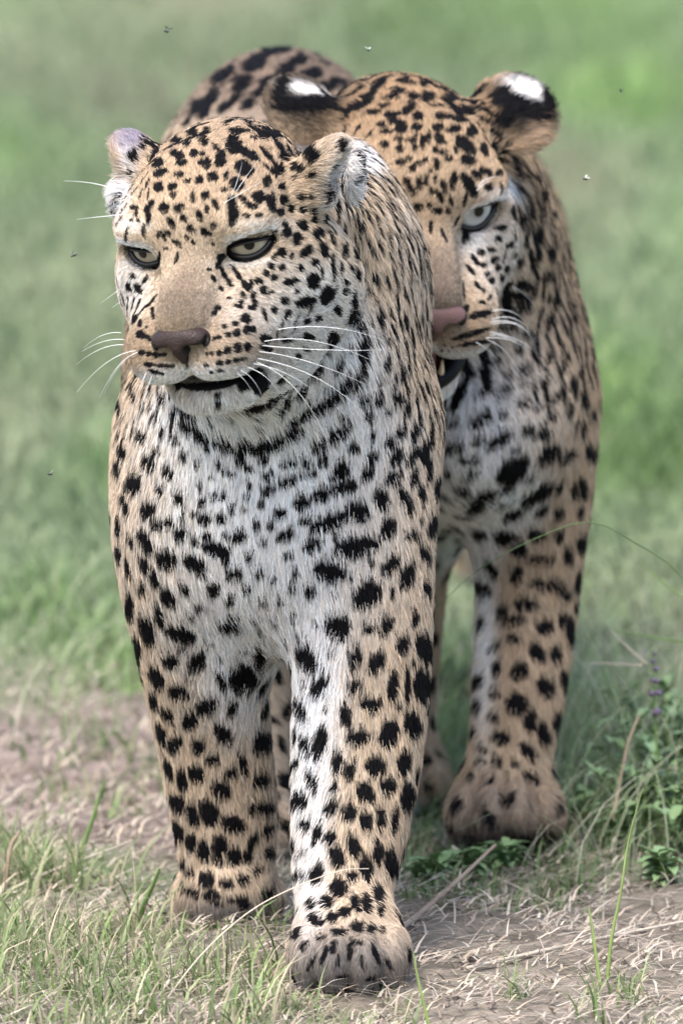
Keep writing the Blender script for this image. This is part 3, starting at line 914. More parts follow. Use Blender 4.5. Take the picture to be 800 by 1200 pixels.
# ------------------------------------------------------------------ the coats
# Markings as read off the animals, plus shade streaks painted between toes: (x, y, half length, half width, angle) inside frames (x0, y0, scale)
TAN, GOLD, WHITE = (0.455, 0.362, 0.268), (0.385, 0.282, 0.188), (0.77, 0.757, 0.752)
BLACK = np.array((0.0045, 0.0043, 0.0052))
FRONT_SPOTS = [
 (180, 30, 1.481, [(215,40,30,13,15),(175,65,25,16,30),(120,85,25,13,40),(280,35,25,10,-10),(250,60,20,10,10),(310,55,30,13,5),(340,80,28,13),(270,85,25,13,20),
  (155,100,22,13,40),(100,125,20,13,50),(75,140,18,13,50),(200,95,18,10,20),(235,100,15,10),(300,105,22,10,10),(345,110,20,10),(375,70,25,10,-10),(395,85,18,10,-10),(230,75,18,12,10),(145,125,15,9,40),(185,115,15,9,30),(255,110,15,9,10),(320,95,15,8,0),(90,150,15,10,50),(330,35,18,8,-10),(60,165,12,10,60),(125,140,15,10,40),(165,135,15,10,30)]),
 (120, 120, 4, [(430,140,22,16),(495,125,14,10),(480,180,18,20,90),(405,190,16,12),(430,235,16,14,60),(470,235,14,10),(355,240,28,18,-30),
  (350,175,25,14),(265,280,26,18,20),(375,280,22,12,10),(275,325,28,16,20),(360,335,20,14),(265,390,20,22,60),(465,275,14,16,90),
  (493,282,16,26,80),(555,250,18,26,80),(555,280,22,18),(620,205,36,28,-20),(640,130,38,10),(690,80,26,13),(690,240,40,18,-35),
  (665,305,40,28,-35),(630,380,28,28),(520,345,22,20),(400,365,14,12),(455,360,18,16,60),(330,390,20,16,30),(335,430,14,12),
  (425,440,10,22,90),(485,430,18,16),(570,405,14,10),(290,490,22,20,60),(360,490,24,18,40),(455,525,12,24,-70),(490,495,10,20,80),
  (530,475,12,24,-60),(610,480,18,40,-80),(615,530,18,40,80),(320,560,26,12,-55),(380,540,12,18,-60),(415,590,14,18,-60),(480,605,14,18,-50),(500,612,14,10),
  (520,575,12,16,90),(350,655,24,10,-35),(430,650,10,10),(220,480,30,12,50),(215,530,10,36,85),(150,490,16,10),(160,520,10,10),
  (135,550,6,8),(165,550,8,8),(735,440,26,24,-30),(660,450,18,12,-30),(700,480,26,14,-20),(680,525,14,12),(735,525,14,10),
  (770,365,16,26,80),(205,155,14,24,80),(175,200,10,12),(135,240,18,24,70),(115,320,14,12),(310,610,10,16,-60),(265,615,10,14,70),
  (285,620,24,8,-60),(395,630,8,12,-60),(300,680,10,6),(520,660,8,8)]),
 (280, 120, 4, [(250,185,30,36,-70),(340,220,48,26,-50),(45,85,30,12),(160,100,50,14,-12),(140,140,45,14,-25),(95,160,34,12,-5),
  (185,310,28,26,-20),(285,298,26,18,-20),(215,250,26,16,-30),(200,390,16,14),(275,345,12,10),(350,335,20,12,30),(345,265,16,14),
  (300,440,16,12),(345,440,10,12),(210,455,20,20,-40),(150,470,16,36,-70),(195,510,14,18,90),(250,500,16,18,90),(302,503,14,14),
  (358,510,10,18,90),(358,550,12,20,90),(412,545,10,30,90),(305,580,20,22,-50),(378,620,24,24,-45),(215,570,12,12),(228,605,18,20,90),
  (275,640,20,26,80),(318,700,30,18,35),(437,645,9,30,-75),(485,615,10,22,90),(400,700,16,34,-75),(205,705,18,20,80),(360,755,16,16),
  (155,768,16,12),(205,775,14,14),(290,778,14,12),(440,770,10,44,-85),(495,700,12,30,85),(530,640,8,24,90),(620,720,10,40,-60),
  (600,660,10,18,-60),(570,600,22,16),(660,690,8,40,-70),(490,200,16,24,85),(455,290,14,12),(560,660,8,26,-70),(545,720,8,26,-75),
  (250,720,8,14,80),(170,730,8,14,80),(130,700,10,8),(175,600,10,5,20)]),
 (120, 300, 4, [(140,100,14,10,-30),(125,150,10,24,-70),(165,155,14,26,-60),(200,115,8,20,60),(235,270,10,22,-80),(150,300,16,18,60),
  (175,320,8,16,90),(205,335,6,6),(180,370,18,16,-20),(225,390,28,10,-25),(185,455,14,12),(215,460,12,10),(250,465,16,12),(285,465,14,8),
  (215,510,20,10),(265,515,20,8),(315,518,20,8),(250,545,30,8,-15),(525,390,10,8),(550,382,12,8),(592,370,14,12),(635,362,16,16),
  (680,350,16,18,90),(710,345,12,14,90),(495,460,10,8),(520,458,10,10),(550,455,12,12),(590,445,18,14,15),(640,432,18,20,60),(685,425,14,16,60),
  (490,515,10,6),(555,502,14,10),(595,497,14,10),(635,488,16,10,15),(665,480,12,8),(555,540,14,6),(515,545,8,6),(628,318,14,10),
  (675,295,22,18,-30),(575,330,10,10),(540,240,16,12),(525,265,10,14,60),(575,90,10,20,-50),(600,125,10,20,-50),(560,150,8,16,-50),
  (640,90,10,26,-60),(675,140,12,26,-60),(665,185,8,20,-60),(700,135,10,20,80),(712,185,12,14,80),(655,215,10,12),(720,225,10,20,-70),
  (700,245,14,10),(640,235,18,8,-20),(600,195,12,6),(620,60,8,22,-50),(560,60,8,18,-55),(520,100,8,14,-55),(500,60,10,6),
  (350,610,14,26,80),(540,660,14,12),(545,700,12,14,90),(400,740,60,22,-25),(280,680,20,30,-60),(80,710,14,50,-75),
  (135,640,14,36,-80),(160,560,12,24,90),(225,730,10,22,-80),(155,680,10,20,-80),(230,640,10,30,90),(100,780,10,20),(70,640,10,26,-80),
  (396,492,7,30,90),(120,640,8,14),(690,560,60,34,0),(740,600,30,40,70),(266,10,8,30,85),(250,50,7,26,80),(556,0,20,14,40),(545,30,9,24,70),(792,-70,24,9,20)]),
 (280, 300, 4, [(95,118,16,14),(130,80,14,16,-50),(170,105,14,12,30),(440,50,12,42,-85),(350,118,24,30,85),
  (248,122,30,14,10),(218,212,16,18,60),(315,215,40,20,15),(410,185,24,34,70),(150,175,14,8,30),(120,160,14,18,60),(170,255,14,14),
  (230,275,12,22,70),(275,172,10,8),(320,300,14,10,30),(375,290,10,16,60),(465,250,14,22,-70),(540,205,10,36,90),(530,280,16,32,65),
  (500,165,16,14),(505,125,10,12),(560,350,30,24,-30),(555,95,10,24,-80),(585,60,10,24,-70),(637,130,14,36,-75),(605,180,16,20,-45),
  (645,235,20,12,-50),(662,310,18,46,-85),(435,390,22,32,80),(330,380,26,14,-10),(320,435,16,8),(405,452,20,10,-15),(278,465,12,10),
  (220,390,30,12,-10),(125,390,24,16),(135,435,30,10,-15),(585,450,28,60,80),(590,520,22,60,80),(530,610,50,30,35),(470,665,50,30,30),
  (370,720,70,28,30),(280,770,50,24,25),(340,540,36,34,60),(465,520,14,36,65),(440,555,10,16,60),(285,640,18,30,60),(225,675,14,24,-75),
  (200,575,14,20,60),(200,720,12,20,70),(150,660,18,36,70),(80,700,50,18,15),(395,630,14,12),(690,520,18,36,80),(660,600,12,24,60),
  (695,410,14,26,75),(735,470,8,26,-85),(760,565,16,34,75),(740,690,24,34,60),(650,695,24,26,60),(585,690,22,24,45),(605,760,20,30,-60),
  (695,740,12,16,60),(780,740,14,40,75),(490,765,20,14),(730,140,10,30,-80),(735,230,8,34,-85),(690,130,8,44,-80),(775,330,10,44,-85),
  (30,590,40,30,60),(560,590,34,26,40),(430,690,40,24,30),(320,745,50,24,25)]),
 (100, 500, 1.818, [(80,60,10,18,-75),(135,85,14,20,-60),(105,130,18,20,-50),(135,185,18,16,30),(70,100,7,20,-85),(180,105,12,14,-40),(120,30,12,14,90),
  (150,60,8,12,70),(160,140,8,12,-60),(155,215,14,12),(180,210,10,14,70),(130,250,12,26,-60),(85,170,8,24,-80),(200,160,10,16,-50),(205,235,14,14),
  (255,200,14,12),(250,165,10,10),(290,198,12,12),(275,155,8,10),(295,150,7,10,90),(315,180,6,10,90),(332,75,12,14,90),(245,130,8,8),(350,130,6,8,90),
  (365,215,8,10,80),(325,240,22,10,10),(280,265,30,16,-15),(235,295,24,14,-25),(318,320,18,12,20),(275,350,14,14),(390,140,16,10,30),
  (430,122,18,10,20),(390,105,16,8,15),(375,170,10,8),(415,190,14,12,30),(395,215,8,10,80),(500,150,18,16,30),(460,168,16,14),
  (545,95,16,14,30),(550,135,30,14,15),(465,205,16,8,10),(425,235,18,12,30),(518,208,42,16,20),(485,258,24,12,25),(430,280,12,8),
  (580,262,46,22,10),(522,315,34,22,-15),(480,355,14,14),(580,185,24,20,-20),(630,160,16,24,-65),(655,115,18,14,30),(645,220,14,22,80),
  (600,105,12,16,60),(610,70,12,14,60),(645,40,14,12,40),(570,50,14,12),(600,365,36,24,50),(540,435,26,26,60),(650,300,24,16,55),
  (685,325,14,30,75),(690,180,8,20,-80),(715,155,8,22,-80),(720,60,10,28,80),(695,70,10,22,60),(660,70,12,20,60),(700,115,8,20,80),
  (730,100,6,30,85),(745,140,6,24,85),(675,155,10,20,-70),(695,240,16,10),(735,220,8,26,80),(720,280,10,22,-70),(175,290,20,22,-40),
  (130,300,10,24,-70),(150,330,10,22,-70),(215,350,18,8,-40),(180,370,14,22,-60),(205,445,34,16,-20),(310,430,22,12),(160,410,10,24,-80),
  (100,390,9,30,-85),(115,480,10,30,-85),(135,440,14,34,-75),(155,540,14,26,-70),(185,505,18,16,-45),(240,505,16,26,60),(200,570,22,16,-10),
  (260,600,24,18,20),(195,680,14,20,60),(225,630,18,18),(180,620,10,20,-60),(150,590,8,20,-80),(295,660,14,26,-60),(335,540,26,34,50),
  (370,495,12,26,75),(290,545,10,22,-70),(310,610,10,20,70),(375,680,24,20,70),(475,500,16,30,-70),(500,560,16,26,55),(460,610,10,26,-70),
  (430,610,10,20,80),(575,500,12,26,75),(618,510,26,16,60),(575,560,18,14,45),(610,597,22,18,-10),(555,625,12,24,-80),(580,668,28,16,5),
  (645,660,20,30,75),(695,640,18,28,-75),(655,560,12,34,85),(685,560,7,40,90),(715,560,18,38,-80),(720,480,18,34,-75),(675,470,14,22,75),
  (640,430,14,22,60),(605,435,16,10),(700,415,8,16,80),(500,680,14,36,75),(470,690,10,24,-70),(420,680,8,20,-70),(240,685,14,16,80),
  (270,715,16,12),(165,660,10,26,-75),(450,110,10,7,20),(470,80,10,7,20),(420,85,8,6),(300,100,7,9),(270,110,6,8),(340,180,5,8),
  (230,190,7,8),(210,200,8,6),(60,220,6,22,-85),(75,280,6,20,-80),(100,250,8,16,-75),(95,310,7,20,-80),(530,240,8,6),(450,320,10,7),
  (700,20,9,20,75),(670,20,10,14,60),(735,30,6,24,85),(300,45,28,13,-20),(350,50,32,12,0),(402,40,32,13,20),(440,22,26,12,30),(500,45,22,10,40),(540,20,28,12,40),
  (235,15,38,13,-38),(190,30,14,9,-50),(165,20,10,8,60),(210,70,9,7,-50),(240,85,8,6),(285,85,9,7),(315,105,8,7),(350,95,8,9),(380,75,12,8,20),(440,80,12,8,25),(480,105,14,9,25),(505,80,14,9,35),(530,110,12,8,25),(345,155,7,6),(260,235,10,8),(300,235,9,8),(235,250,10,8,-40),(250,320,12,8,-20),(300,290,10,8),(350,285,9,7),(380,250,8,7),(345,350,10,8),(310,375,10,8),(250,390,12,9,-20),(370,320,9,8),(400,330,8,7),(440,350,9,7),(420,380,10,8)]),
 (140, 800, 2, [(60,30,10,24,-70),(118,80,18,18,-50),(165,95,22,18,-10),(102,130,14,26,-70),(138,155,16,22,-75),(187,155,16,18,-70),
  (222,190,14,18,80),(245,130,26,26,-30),(85,140,6,30,-75),(150,235,14,26,-85),(182,220,18,22,-70),(238,255,24,20,-40),(262,218,16,18,80),
  (118,210,9,26,-75),(140,290,16,26,-65),(175,315,18,28,-75),(208,310,26,30,-50),(268,335,28,20,-20),(138,355,16,28,-80),(172,382,14,24,-85),
  (200,400,18,30,-70),(232,395,18,36,75),(268,412,18,24,75),(298,410,12,18,85),(310,378,10,20,75),(168,452,12,12),(205,465,18,18),
  (252,475,14,16),(293,467,18,12,10),(152,432,7,14,90),(175,497,18,10,-20),(215,500,20,14,10),(290,520,14,20,-60),(325,450,10,14,80),
  (345,500,14,18,50),(148,490,7,10,80),(290,200,10,26,-75),(310,300,8,20,75),(330,165,18,22,70),(330,235,20,18,-20),(340,300,22,16),
  (345,350,14,16,80),(365,270,12,16,80),(350,405,14,14),(385,150,8,20,80),(440,150,14,22,-70),(475,150,16,44,75),(425,80,12,30,-75),
  (395,235,20,24,-40),(422,285,18,22,60),(435,340,14,14),(400,410,12,10),(428,410,10,14,60),(395,460,18,8,10),(450,240,10,30,-75),
  (415,200,8,18,80),(592,55,24,22,-40),(530,88,16,22,75),(562,135,28,22,-10),(632,130,22,32,80),(688,120,18,40,-80),
  (510,195,12,26,75),(540,212,14,20,75),(600,200,22,26,-55),(665,192,16,30,85),(503,248,10,14,60),(575,262,20,26,-60),(630,250,18,20,80),
  (672,275,14,36,85),(495,300,20,14,35),(535,308,18,22,75),(578,330,16,24,-85),(612,325,12,28,-85),(645,330,8,30,80),(462,365,10,24,75),
  (490,368,14,18,40),(550,390,16,28,-70),(508,410,16,26,-75),(578,438,14,34,-80),(605,405,14,26,85),(635,430,14,34,-80),(545,458,14,16),
  (512,482,22,20,-10),(462,455,14,24,75),(445,525,12,12),(482,515,16,16),(497,552,14,12),(527,540,16,12,10),(555,520,12,20,-75),
  (582,520,12,20,-75),(610,500,12,22,-75),(458,558,20,12,-20),(560,573,18,14,-10),(590,578,14,10),(617,580,8,8),(515,585,20,9),
  (615,535,8,14,80),(500,620,10,16,70),(410,590,10,14,60),(470,600,12,7),(430,620,8,14,70),(240,430,8,8),(230,520,14,8),(260,515,10,8),(480,640,6,26,70),(540,630,7,28,85),(600,640,6,26,-70),(510,660,5,18,80),(570,660,5,20,-80),(450,660,6,18,60),(630,660,6,18,-60),(520,690,16,5),(590,695,16,5),(560,610,14,5),(440,610,10,5)]),  # last entries: paw mottling, and crease shade painted as dark streaks between the toes
]
REAR_SPOTS = [
 (0, 0, 1, [(612,124,32,10,-22),(646,114,10,18,80),(592,138,11,8),(634,132,14,8,-30),(588,112,8,12,50),(352,121,32,8,5),(328,104,9,18,75),(375,118,14,6,-15)]),
 (480, 500, 2.307, [(260,305,34,22,-10),(345,300,26,18,-10),(295,335,22,22,60),(350,365,34,15),
  (400,300,16,16),(425,360,14,26,-80),(465,330,24,28,-60),(290,405,26,16,60),(375,435,50,16,-8),(415,460,18,24,-50),(450,430,12,30,85),
  (480,440,12,40,85),(315,487,34,15,-5),(250,510,14,20,60),(280,530,36,14,15),(365,548,26,20),(412,530,12,24,85),(280,578,22,14,-20),
  (345,618,20,32,-60),(225,605,22,12,35),(395,625,16,26,-75),(430,560,12,40,-85),(465,550,12,40,85),(295,665,26,26,-60),(232,660,14,22,80),
  (180,700,14,26,60),(180,765,14,18,80),(365,710,24,30,-60),(415,700,12,38,-80),(230,728,18,12),(290,755,32,30),(225,792,18,14,-30),
  (325,800,18,36,-80),(360,840,18,36,-75),(245,845,26,20,-20),(395,810,14,30,85),(320,885,36,16,-50),(195,875,16,10,-30),(160,860,20,14,60),
  (190,910,22,8),(235,910,16,14),(285,915,14,10),(330,955,26,14,-30),(175,570,16,40,70),(200,450,26,20,60),(165,950,14,10,40),(400,240,16,18),
  (440,180,12,26,80),(215,960,18,8,30)]),
 (500, 400, 3.636, [(270,120,58,16,30),(420,130,32,20,25),(345,155,20,12,15),(520,85,14,46,65),(590,95,14,44,70),(505,180,36,18,40),(235,235,36,14,30),
  (325,230,40,16,38),(415,195,20,14),(410,280,34,22,35),(550,245,16,40,60),(470,290,26,14,20),(225,345,50,22,28),(105,360,32,12,10),
  (320,325,28,16,15),(525,335,30,20,30),(600,305,16,36,70),(310,430,70,24,35),(430,385,34,20,30),(220,435,30,12,15),(485,410,40,20,20),
  (110,465,55,20,18),(175,515,50,12,-3),(370,468,28,12,15),(360,555,75,50,40),(510,495,62,32,38),(600,500,40,24,45),(190,580,44,14,35),
  (430,590,22,12,30),(235,680,70,34,38),(470,655,80,34,32),(365,740,50,26,30),(90,575,20,16),(620,205,16,50,-80),(650,140,14,30,85),
  (665,270,20,36,-75),(660,390,14,40,85),(700,330,14,30,85),(690,490,24,40,-70),(600,650,20,50,-80),(570,740,24,30,60),(655,640,24,50,-80),
  (650,740,16,30,85),(45,360,16,18)]),
 (480, 200, 4.283, [(455,290,28,14,10),(410,400,20,12,-20),(445,345,16,16),(425,450,20,14,40),(440,490,16,14),(485,495,14,18,60),(500,375,20,12,30),
  (520,210,14,36,-75),(550,250,14,44,80),(575,310,12,30,80),(610,230,14,36,85),(570,370,18,18),(545,465,14,26,75),(525,425,16,10,30),
  (360,415,18,16),(370,480,16,14),(330,455,12,28,-55),(305,500,10,30,-50),(390,525,10,14,60),(410,555,14,16,60),(460,545,14,16,60),
  (495,575,16,18,60),(340,580,10,20,-50),(370,605,8,14,-60),(365,665,14,10),(400,640,8,16,60),(355,725,52,16,12),(310,820,85,13,16),
  (330,865,75,10,10),(280,700,16,24,60),(270,610,6,40,-85),(180,880,6,5),(215,885,6,5),(245,880,8,5),(270,880,6,6),(165,905,5,5),(200,905,6,5),
  (240,905,6,5),(565,580,34,26,-30),(545,640,44,24,-15),(560,700,44,18,-10),(500,740,50,20),(475,800,60,18),(590,830,30,20,20),
  (440,910,24,16),(545,910,20,24,80),(690,545,24,28,-50),(690,650,16,24,80),(700,780,30,30),(735,655,16,40,-80),(650,340,20,40,-80),
  (640,420,14,60,85),(700,430,20,50,-85),(715,230,50,20,5),(690,130,30,16,-10),(300,70,24,60,-60),(45,45,10,24,70),(20,100,12,24,60),
  (110,100,10,18,-75),(280,330,18,40,80)]),
 (300, 60, 4, [(520,205,40,12,15),(500,245,50,16,30),(430,270,50,14,50),(375,265,22,14,-10),(545,280,40,12,10),(600,250,24,12),(630,210,36,10,10),
  (670,180,34,14,-5),(700,140,40,12,-5),(640,290,36,14,5),(645,320,26,14),(590,340,22,12),(610,370,30,12,5),(670,405,20,14),(605,435,20,16),
  (680,350,24,26,80),(675,450,18,18),(720,410,20,14),(675,515,18,14),(715,500,16,12),(705,605,16,16,-50),(715,635,14,24,-60)]),
 (480, 60, 4, [(60,150,14,20,90),(75,210,30,24),(15,210,20,20),(130,150,44,18),(180,215,40,18,5),(255,195,40,14,-25),(260,275,48,18,-15),(310,255,30,12,-40),
  (365,270,40,12,-50),(445,300,30,24),(150,300,36,16),(230,315,36,14,-10),(120,250,36,8),(40,300,24,20),(30,350,26,16),(130,350,26,18),
  (205,360,30,18,10),(285,370,22,26,80),(260,435,50,26,-45),(345,455,14,30,-70),(405,375,36,14,-35),(395,435,20,22,80),(270,505,32,22,-20),
  (365,320,36,10,-20),(465,425,16,14),(450,465,18,12),(405,505,12,18,-70),(445,515,10,18,-60),(135,395,20,14),(150,420,24,12),(120,455,12,16,90),
  (155,465,20,12),(180,500,20,12),(125,510,10,14,90),(125,540,14,14),(95,560,10,14,90),(70,505,12,12),(40,520,18,12),(15,545,18,14),
  (75,600,10,20,85),(120,595,8,18,90),(160,630,14,30,-75),(205,600,16,40,80),(100,650,8,20,90),(50,620,12,16,90),(20,655,12,28,60),
  (140,675,12,30,-60),(195,700,10,20,-70),(40,725,22,16),(90,720,10,16,90),(130,745,24,14),(180,745,12,14,90),(310,575,24,16,-40),
  (340,555,14,16,-60),(370,565,12,18,-60),(415,565,14,16,80),(275,610,16,34,-60),(370,635,18,14),(500,650,16,28,-45),(545,690,12,26,-60),
  (480,735,14,28,-70),(590,600,26,16),(630,640,40,16,-5),(650,690,30,14),(660,775,30,20),(560,750,16,26,80),(60,420,14,30,85),(85,400,10,30,85),
  (25,400,10,24,85),(25,450,10,20,80)]),
]
# colour zones: (x, y, rx, ry, weight, colour), pixels of the 800 x 1200 picture
FRONT_ZONES = [
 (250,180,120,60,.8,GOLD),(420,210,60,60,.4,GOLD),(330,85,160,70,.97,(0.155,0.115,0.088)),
 (460,200,40,80,.75,(0.36,0.325,0.32)),(480,300,28,80,.5,(0.42,0.37,0.33)),
 (310,610,120,140,.95,WHITE),(330,520,120,55,.85,WHITE),(250,484,70,30,1,WHITE),(310,500,110,36,.9,WHITE),
 (278,790,32,70,.85,WHITE),(368,790,32,120,.85,WHITE),(362,950,20,140,.8,WHITE),(345,390,90,55,.7,WHITE),(405,430,50,60,.75,WHITE),
 (314,264,34,7,.35,WHITE),(292,309,40,5,.35,WHITE),(153,264,20,8,.4,WHITE),(165,309,22,5,.4,WHITE),
 (195,438,36,9,.85,WHITE),(255,438,42,9,.85,WHITE),(150,340,22,30,.6,WHITE),(385,340,40,30,.45,WHITE),
 (420,215,34,46,1,(0.70,0.67,0.66)),(432,185,18,36,1,(0.74,0.72,0.72)),(124,178,10,36,1,(0.74,0.72,0.72)),(134,232,16,22,1,(0.74,0.72,0.72)),
 (212,360,30,34,.9,(0.115,0.088,0.067)),(222,318,16,30,.5,(0.17,0.13,0.097)),(250,372,14,24,.5,(0.16,0.12,0.088)),(245,403,85,24,.85,(0.29,0.218,0.150)),(168,408,34,24,.85,(0.29,0.218,0.150)),(285,350,46,26,.5,(0.34,0.262,0.185)),
 (150,158,15,16,.9,(0.22,0.19,0.25)),(415,158,16,18,.9,(0.22,0.20,0.26)),
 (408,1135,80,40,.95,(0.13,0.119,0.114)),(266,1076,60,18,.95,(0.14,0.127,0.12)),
]
REAR_ZONES = [
 (490,120,130,60,.95,(0.30,0.20,0.12)),(560,170,90,60,.6,GOLD),
 (540,560,60,90,1,WHITE),(530,500,60,60,.8,WHITE),(600,480,60,100,.35,WHITE),(565,700,14,140,1,WHITE),(575,600,20,60,.7,WHITE),
 (590,227,30,8,.4,WHITE),(590,300,55,45,.40,WHITE),(555,288,14,12,.5,WHITE),(565,278,26,6,.4,WHITE),(520,420,40,10,.9,WHITE),(530,475,44,16,1,WHITE),
 (514,335,28,50,.95,(0.17,0.132,0.107)),(545,387,36,22,.85,(0.29,0.215,0.15)),
 (590,955,75,36,.75,(0.17,0.138,0.115)),(590,990,70,18,.95,(0.05,0.04,0.035)),
 (622,124,42,42,.97,(0.009,0.009,0.010)),(576,125,14,18,.9,(0.30,0.20,0.12)),(640,160,16,18,.9,(0.40,0.29,0.20)),(615,172,26,12,.9,(0.40,0.29,0.20)),(612,121,36,13,1,(0.009,0.009,0.010),-24),(648,112,13,22,1,(0.009,0.009,0.010)),(618,86,28,8,1,(0.012,0.011,0.012),15),
 (618,102,24,10,1,(0.66,0.64,0.62),-20),(645,195,18,16,1,WHITE),(590,137,12,9,.95,(0.009,0.009,0.010)),
 (400,122,16,14,.9,(0.30,0.20,0.12)),(350,112,50,40,.97,(0.010,0.010,0.011)),(357,103,26,7,1,(0.66,0.64,0.62),-12),
]


class Coat:
    def __init__(self, V, F, h, spots, zones, auto_seed, ground=TAN):
        self.ground = ground
        self.bvh = BVHTree.FromPolygons(V.tolist(), F.tolist())
        self.h = h
        rs = np.random.default_rng(auto_seed)
        C, A, B, ang, st = [], [], [], [], []
        for x0, y0, sc, lst in spots:
            prev = np.array(C) if C else np.zeros((1, 3))       # neighbouring frames overlap: take each marking once
            for e in lst:
                a = e[2]; b = e[3] if len(e) > 3 else a
                g = e[4] if len(e) > 4 else 0
                p = self.hit(x0 + e[0] / sc, y0 + e[1] / sc)
                if p is None or ((prev - p) ** 2).sum(1).min() < min(0.0075, 0.9 * max(a, b) / sc / 1480) ** 2: continue
                C.append(p); A.append(max(a, b) / sc); B.append(min(a, b) / sc); ang.append(g); st.append(1.0)
        k = ppm(0.2)
        self.C = np.array(C); self.A = np.array(A) / k; self.B = np.array(B) / k; self.g = np.radians(ang)
        # image-plane axes for the markings that were read off the photograph
        self.E1 = np.cos(self.g)[:, None] * RT + np.sin(self.g)[:, None] * UP
        self.E2 = -np.sin(self.g)[:, None] * RT + np.cos(self.g)[:, None] * UP
        self.hand = len(self.C)
        self.Z = []
        for z in zones:
            x, y, rx, ry, w, c = z[:6]
            g = math.radians(z[6]) if len(z) > 6 else 0.0
            p = self.hit(x, y, True)
            self.Z.append((p, rx / k, ry / k, w, np.array(c), math.cos(g) * RT + math.sin(g) * UP, -math.sin(g) * RT + math.cos(g) * UP))

    def hit(self, px, py, near=False):
        d = FW + RT * ((px - 400) / FPX) + UP * ((600 - py) / FPX)
        r = self.bvh.ray_cast(Vector(CAM), Vector(d).normalized())
        if r[0] is not None: return np.array(r[0])
        r = self.bvh.find_nearest(Vector(at(px, py, float(self.h.o[1]) + 0.1)))
        if r[3] < (0.2 if near else 0.03): return np.array(r[0])
        return None

    def add_auto(self, P, N, style):
        """scatter further markings over the rest of the body; style(p, n) -> (spacing, size, kind)"""
        cell = 0.05
        grid = {}
        for c in self.C:
            grid.setdefault(tuple((c // cell).astype(int)), []).append((c, 0.021))
        C, A, B, E1, E2 = [], [], [], [], []
        rs = random.Random(3)
        for p, n in zip(P, N):
            spc, size, kind = style(p, n)
            if not spc: continue
            key = (p // cell).astype(int)
            ok = True
            for i in (-1, 0, 1):
                for j in (-1, 0, 1):
                    for k in (-1, 0, 1):
                        for q, r in grid.get((key[0] + i, key[1] + j, key[2] + k), ()):
                            if ((p - q) ** 2).sum() < max(r, spc) ** 2 if r != 0.021 else ((p - q) ** 2).sum() < (0.0035 + spc * 0.72) ** 2:
                                ok = False; break
                        if not ok: break
                    if not ok: break
                if not ok: break
            if not ok: continue
            grid.setdefault(tuple(key), []).append((p, spc))
            t = np.cross(n, (0, 0, 1.0)); t /= np.linalg.norm(t) + 1e-9
            b = np.cross(n, t)
            if kind == 'rosette':
                m = rs.choice((3, 4, 4, 5)); a0 = rs.random() * 6.28
                for i in range(m):
                    a = a0 + i * 6.283 / m + rs.uniform(-.2, .2)
                    e1 = -math.sin(a) * t + math.cos(a) * b
                    C.append(p + (math.cos(a) * t + math.sin(a) * b) * size * 1.15)
                    A.append(size * rs.uniform(.6, .85)); B.append(size * rs.uniform(.38, .5)); E1.append(e1); E2.append(np.cross(n, e1))
            else:
                a = rs.uniform(-.5, .5) + (1.57 if kind == 'streak' else rs.uniform(-1.5, 1.5))
                e1 = math.cos(a) * t + math.sin(a) * b
                A.append(size * rs.uniform(.9, 1.3) * (1.7 if kind == 'streak' else 1)); B.append(size * rs.uniform(.6, .9) * (.8 if kind == 'streak' else 1))
                C.append(p); E1.append(e1); E2.append(np.cross(n, e1))
        if C:
            self.C = np.vstack([self.C, C]); self.A = np.append(self.A, A); self.B = np.append(self.B, B)
            self.E1 = np.vstack([self.E1, E1]); self.E2 = np.vstack([self.E2, E2])

    def colour(self, P, N, eyes=()):
        n = len(P)
        hd = np.linalg.norm(self.C - self.h.w((0, 0, -4)), axis=1)
        self.grow_ = np.where(hd < 0.16, 1.40, np.where(self.C[:, 2] < 0.30, 1.22, 1.24))
        col_ = np.tile(np.array(self.ground), (n, 1))
        low = np.clip((-N[:, 2] - 0.35) / 0.4, 0, 1)[:, None]
        col_ = col_ * (1 - low) + np.array(WHITE) * 0.9 * low
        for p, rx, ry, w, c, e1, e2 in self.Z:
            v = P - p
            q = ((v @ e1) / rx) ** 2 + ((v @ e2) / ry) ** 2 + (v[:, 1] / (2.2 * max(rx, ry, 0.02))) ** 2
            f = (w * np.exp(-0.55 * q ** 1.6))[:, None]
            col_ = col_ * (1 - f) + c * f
        # markings, with ragged edges
        key = np.argsort(P[:, 2])
        Pz = P[key, 2]
        nz = np.sin(P @ np.array((610.0, 270, 350)) + 3 * np.sin(P @ np.array((190.0, -340, 410)))) * 0.5 \
            + np.sin(P @ np.array((-530.0, 420, 480)) + 2) * 0.5
        m = np.zeros(n); r1 = np.full(n, 9.0); r2 = np.full(n, 9.0)
        for i in range(len(self.C)):
            R = self.A[i] * (1.5 if i >= self.hand else 3.0)
            lo, hi = np.searchsorted(Pz, (self.C[i, 2] - R, self.C[i, 2] + R))
            ix = key[lo:hi]
            ix = ix[np.abs(P[ix, 0] - self.C[i, 0]) < R]
            if not len(ix): continue
            v = P[ix] - self.C[i]
            ok = (v ** 2).sum(1) < R * R
            ix = ix[ok]; v = v[ok]
            r = np.sqrt(((v @ self.E1[i]) / self.A[i]) ** 2 + ((v @ self.E2[i]) / self.B[i]) ** 2)
            r = r + nz[ix] * 0.13
            f = np.clip((self.grow_[i] - r) / 0.22, 0, 1)
            m[ix] = np.maximum(m[ix], f)
            r2[ix] = np.minimum(r2[ix], np.maximum(r1[ix], r)); r1[ix] = np.minimum(r1[ix], r)
        m *= np.where(P[:, 2] < 0.34, np.clip((r2 - r1) / 0.30, 0, 1), 1.0)
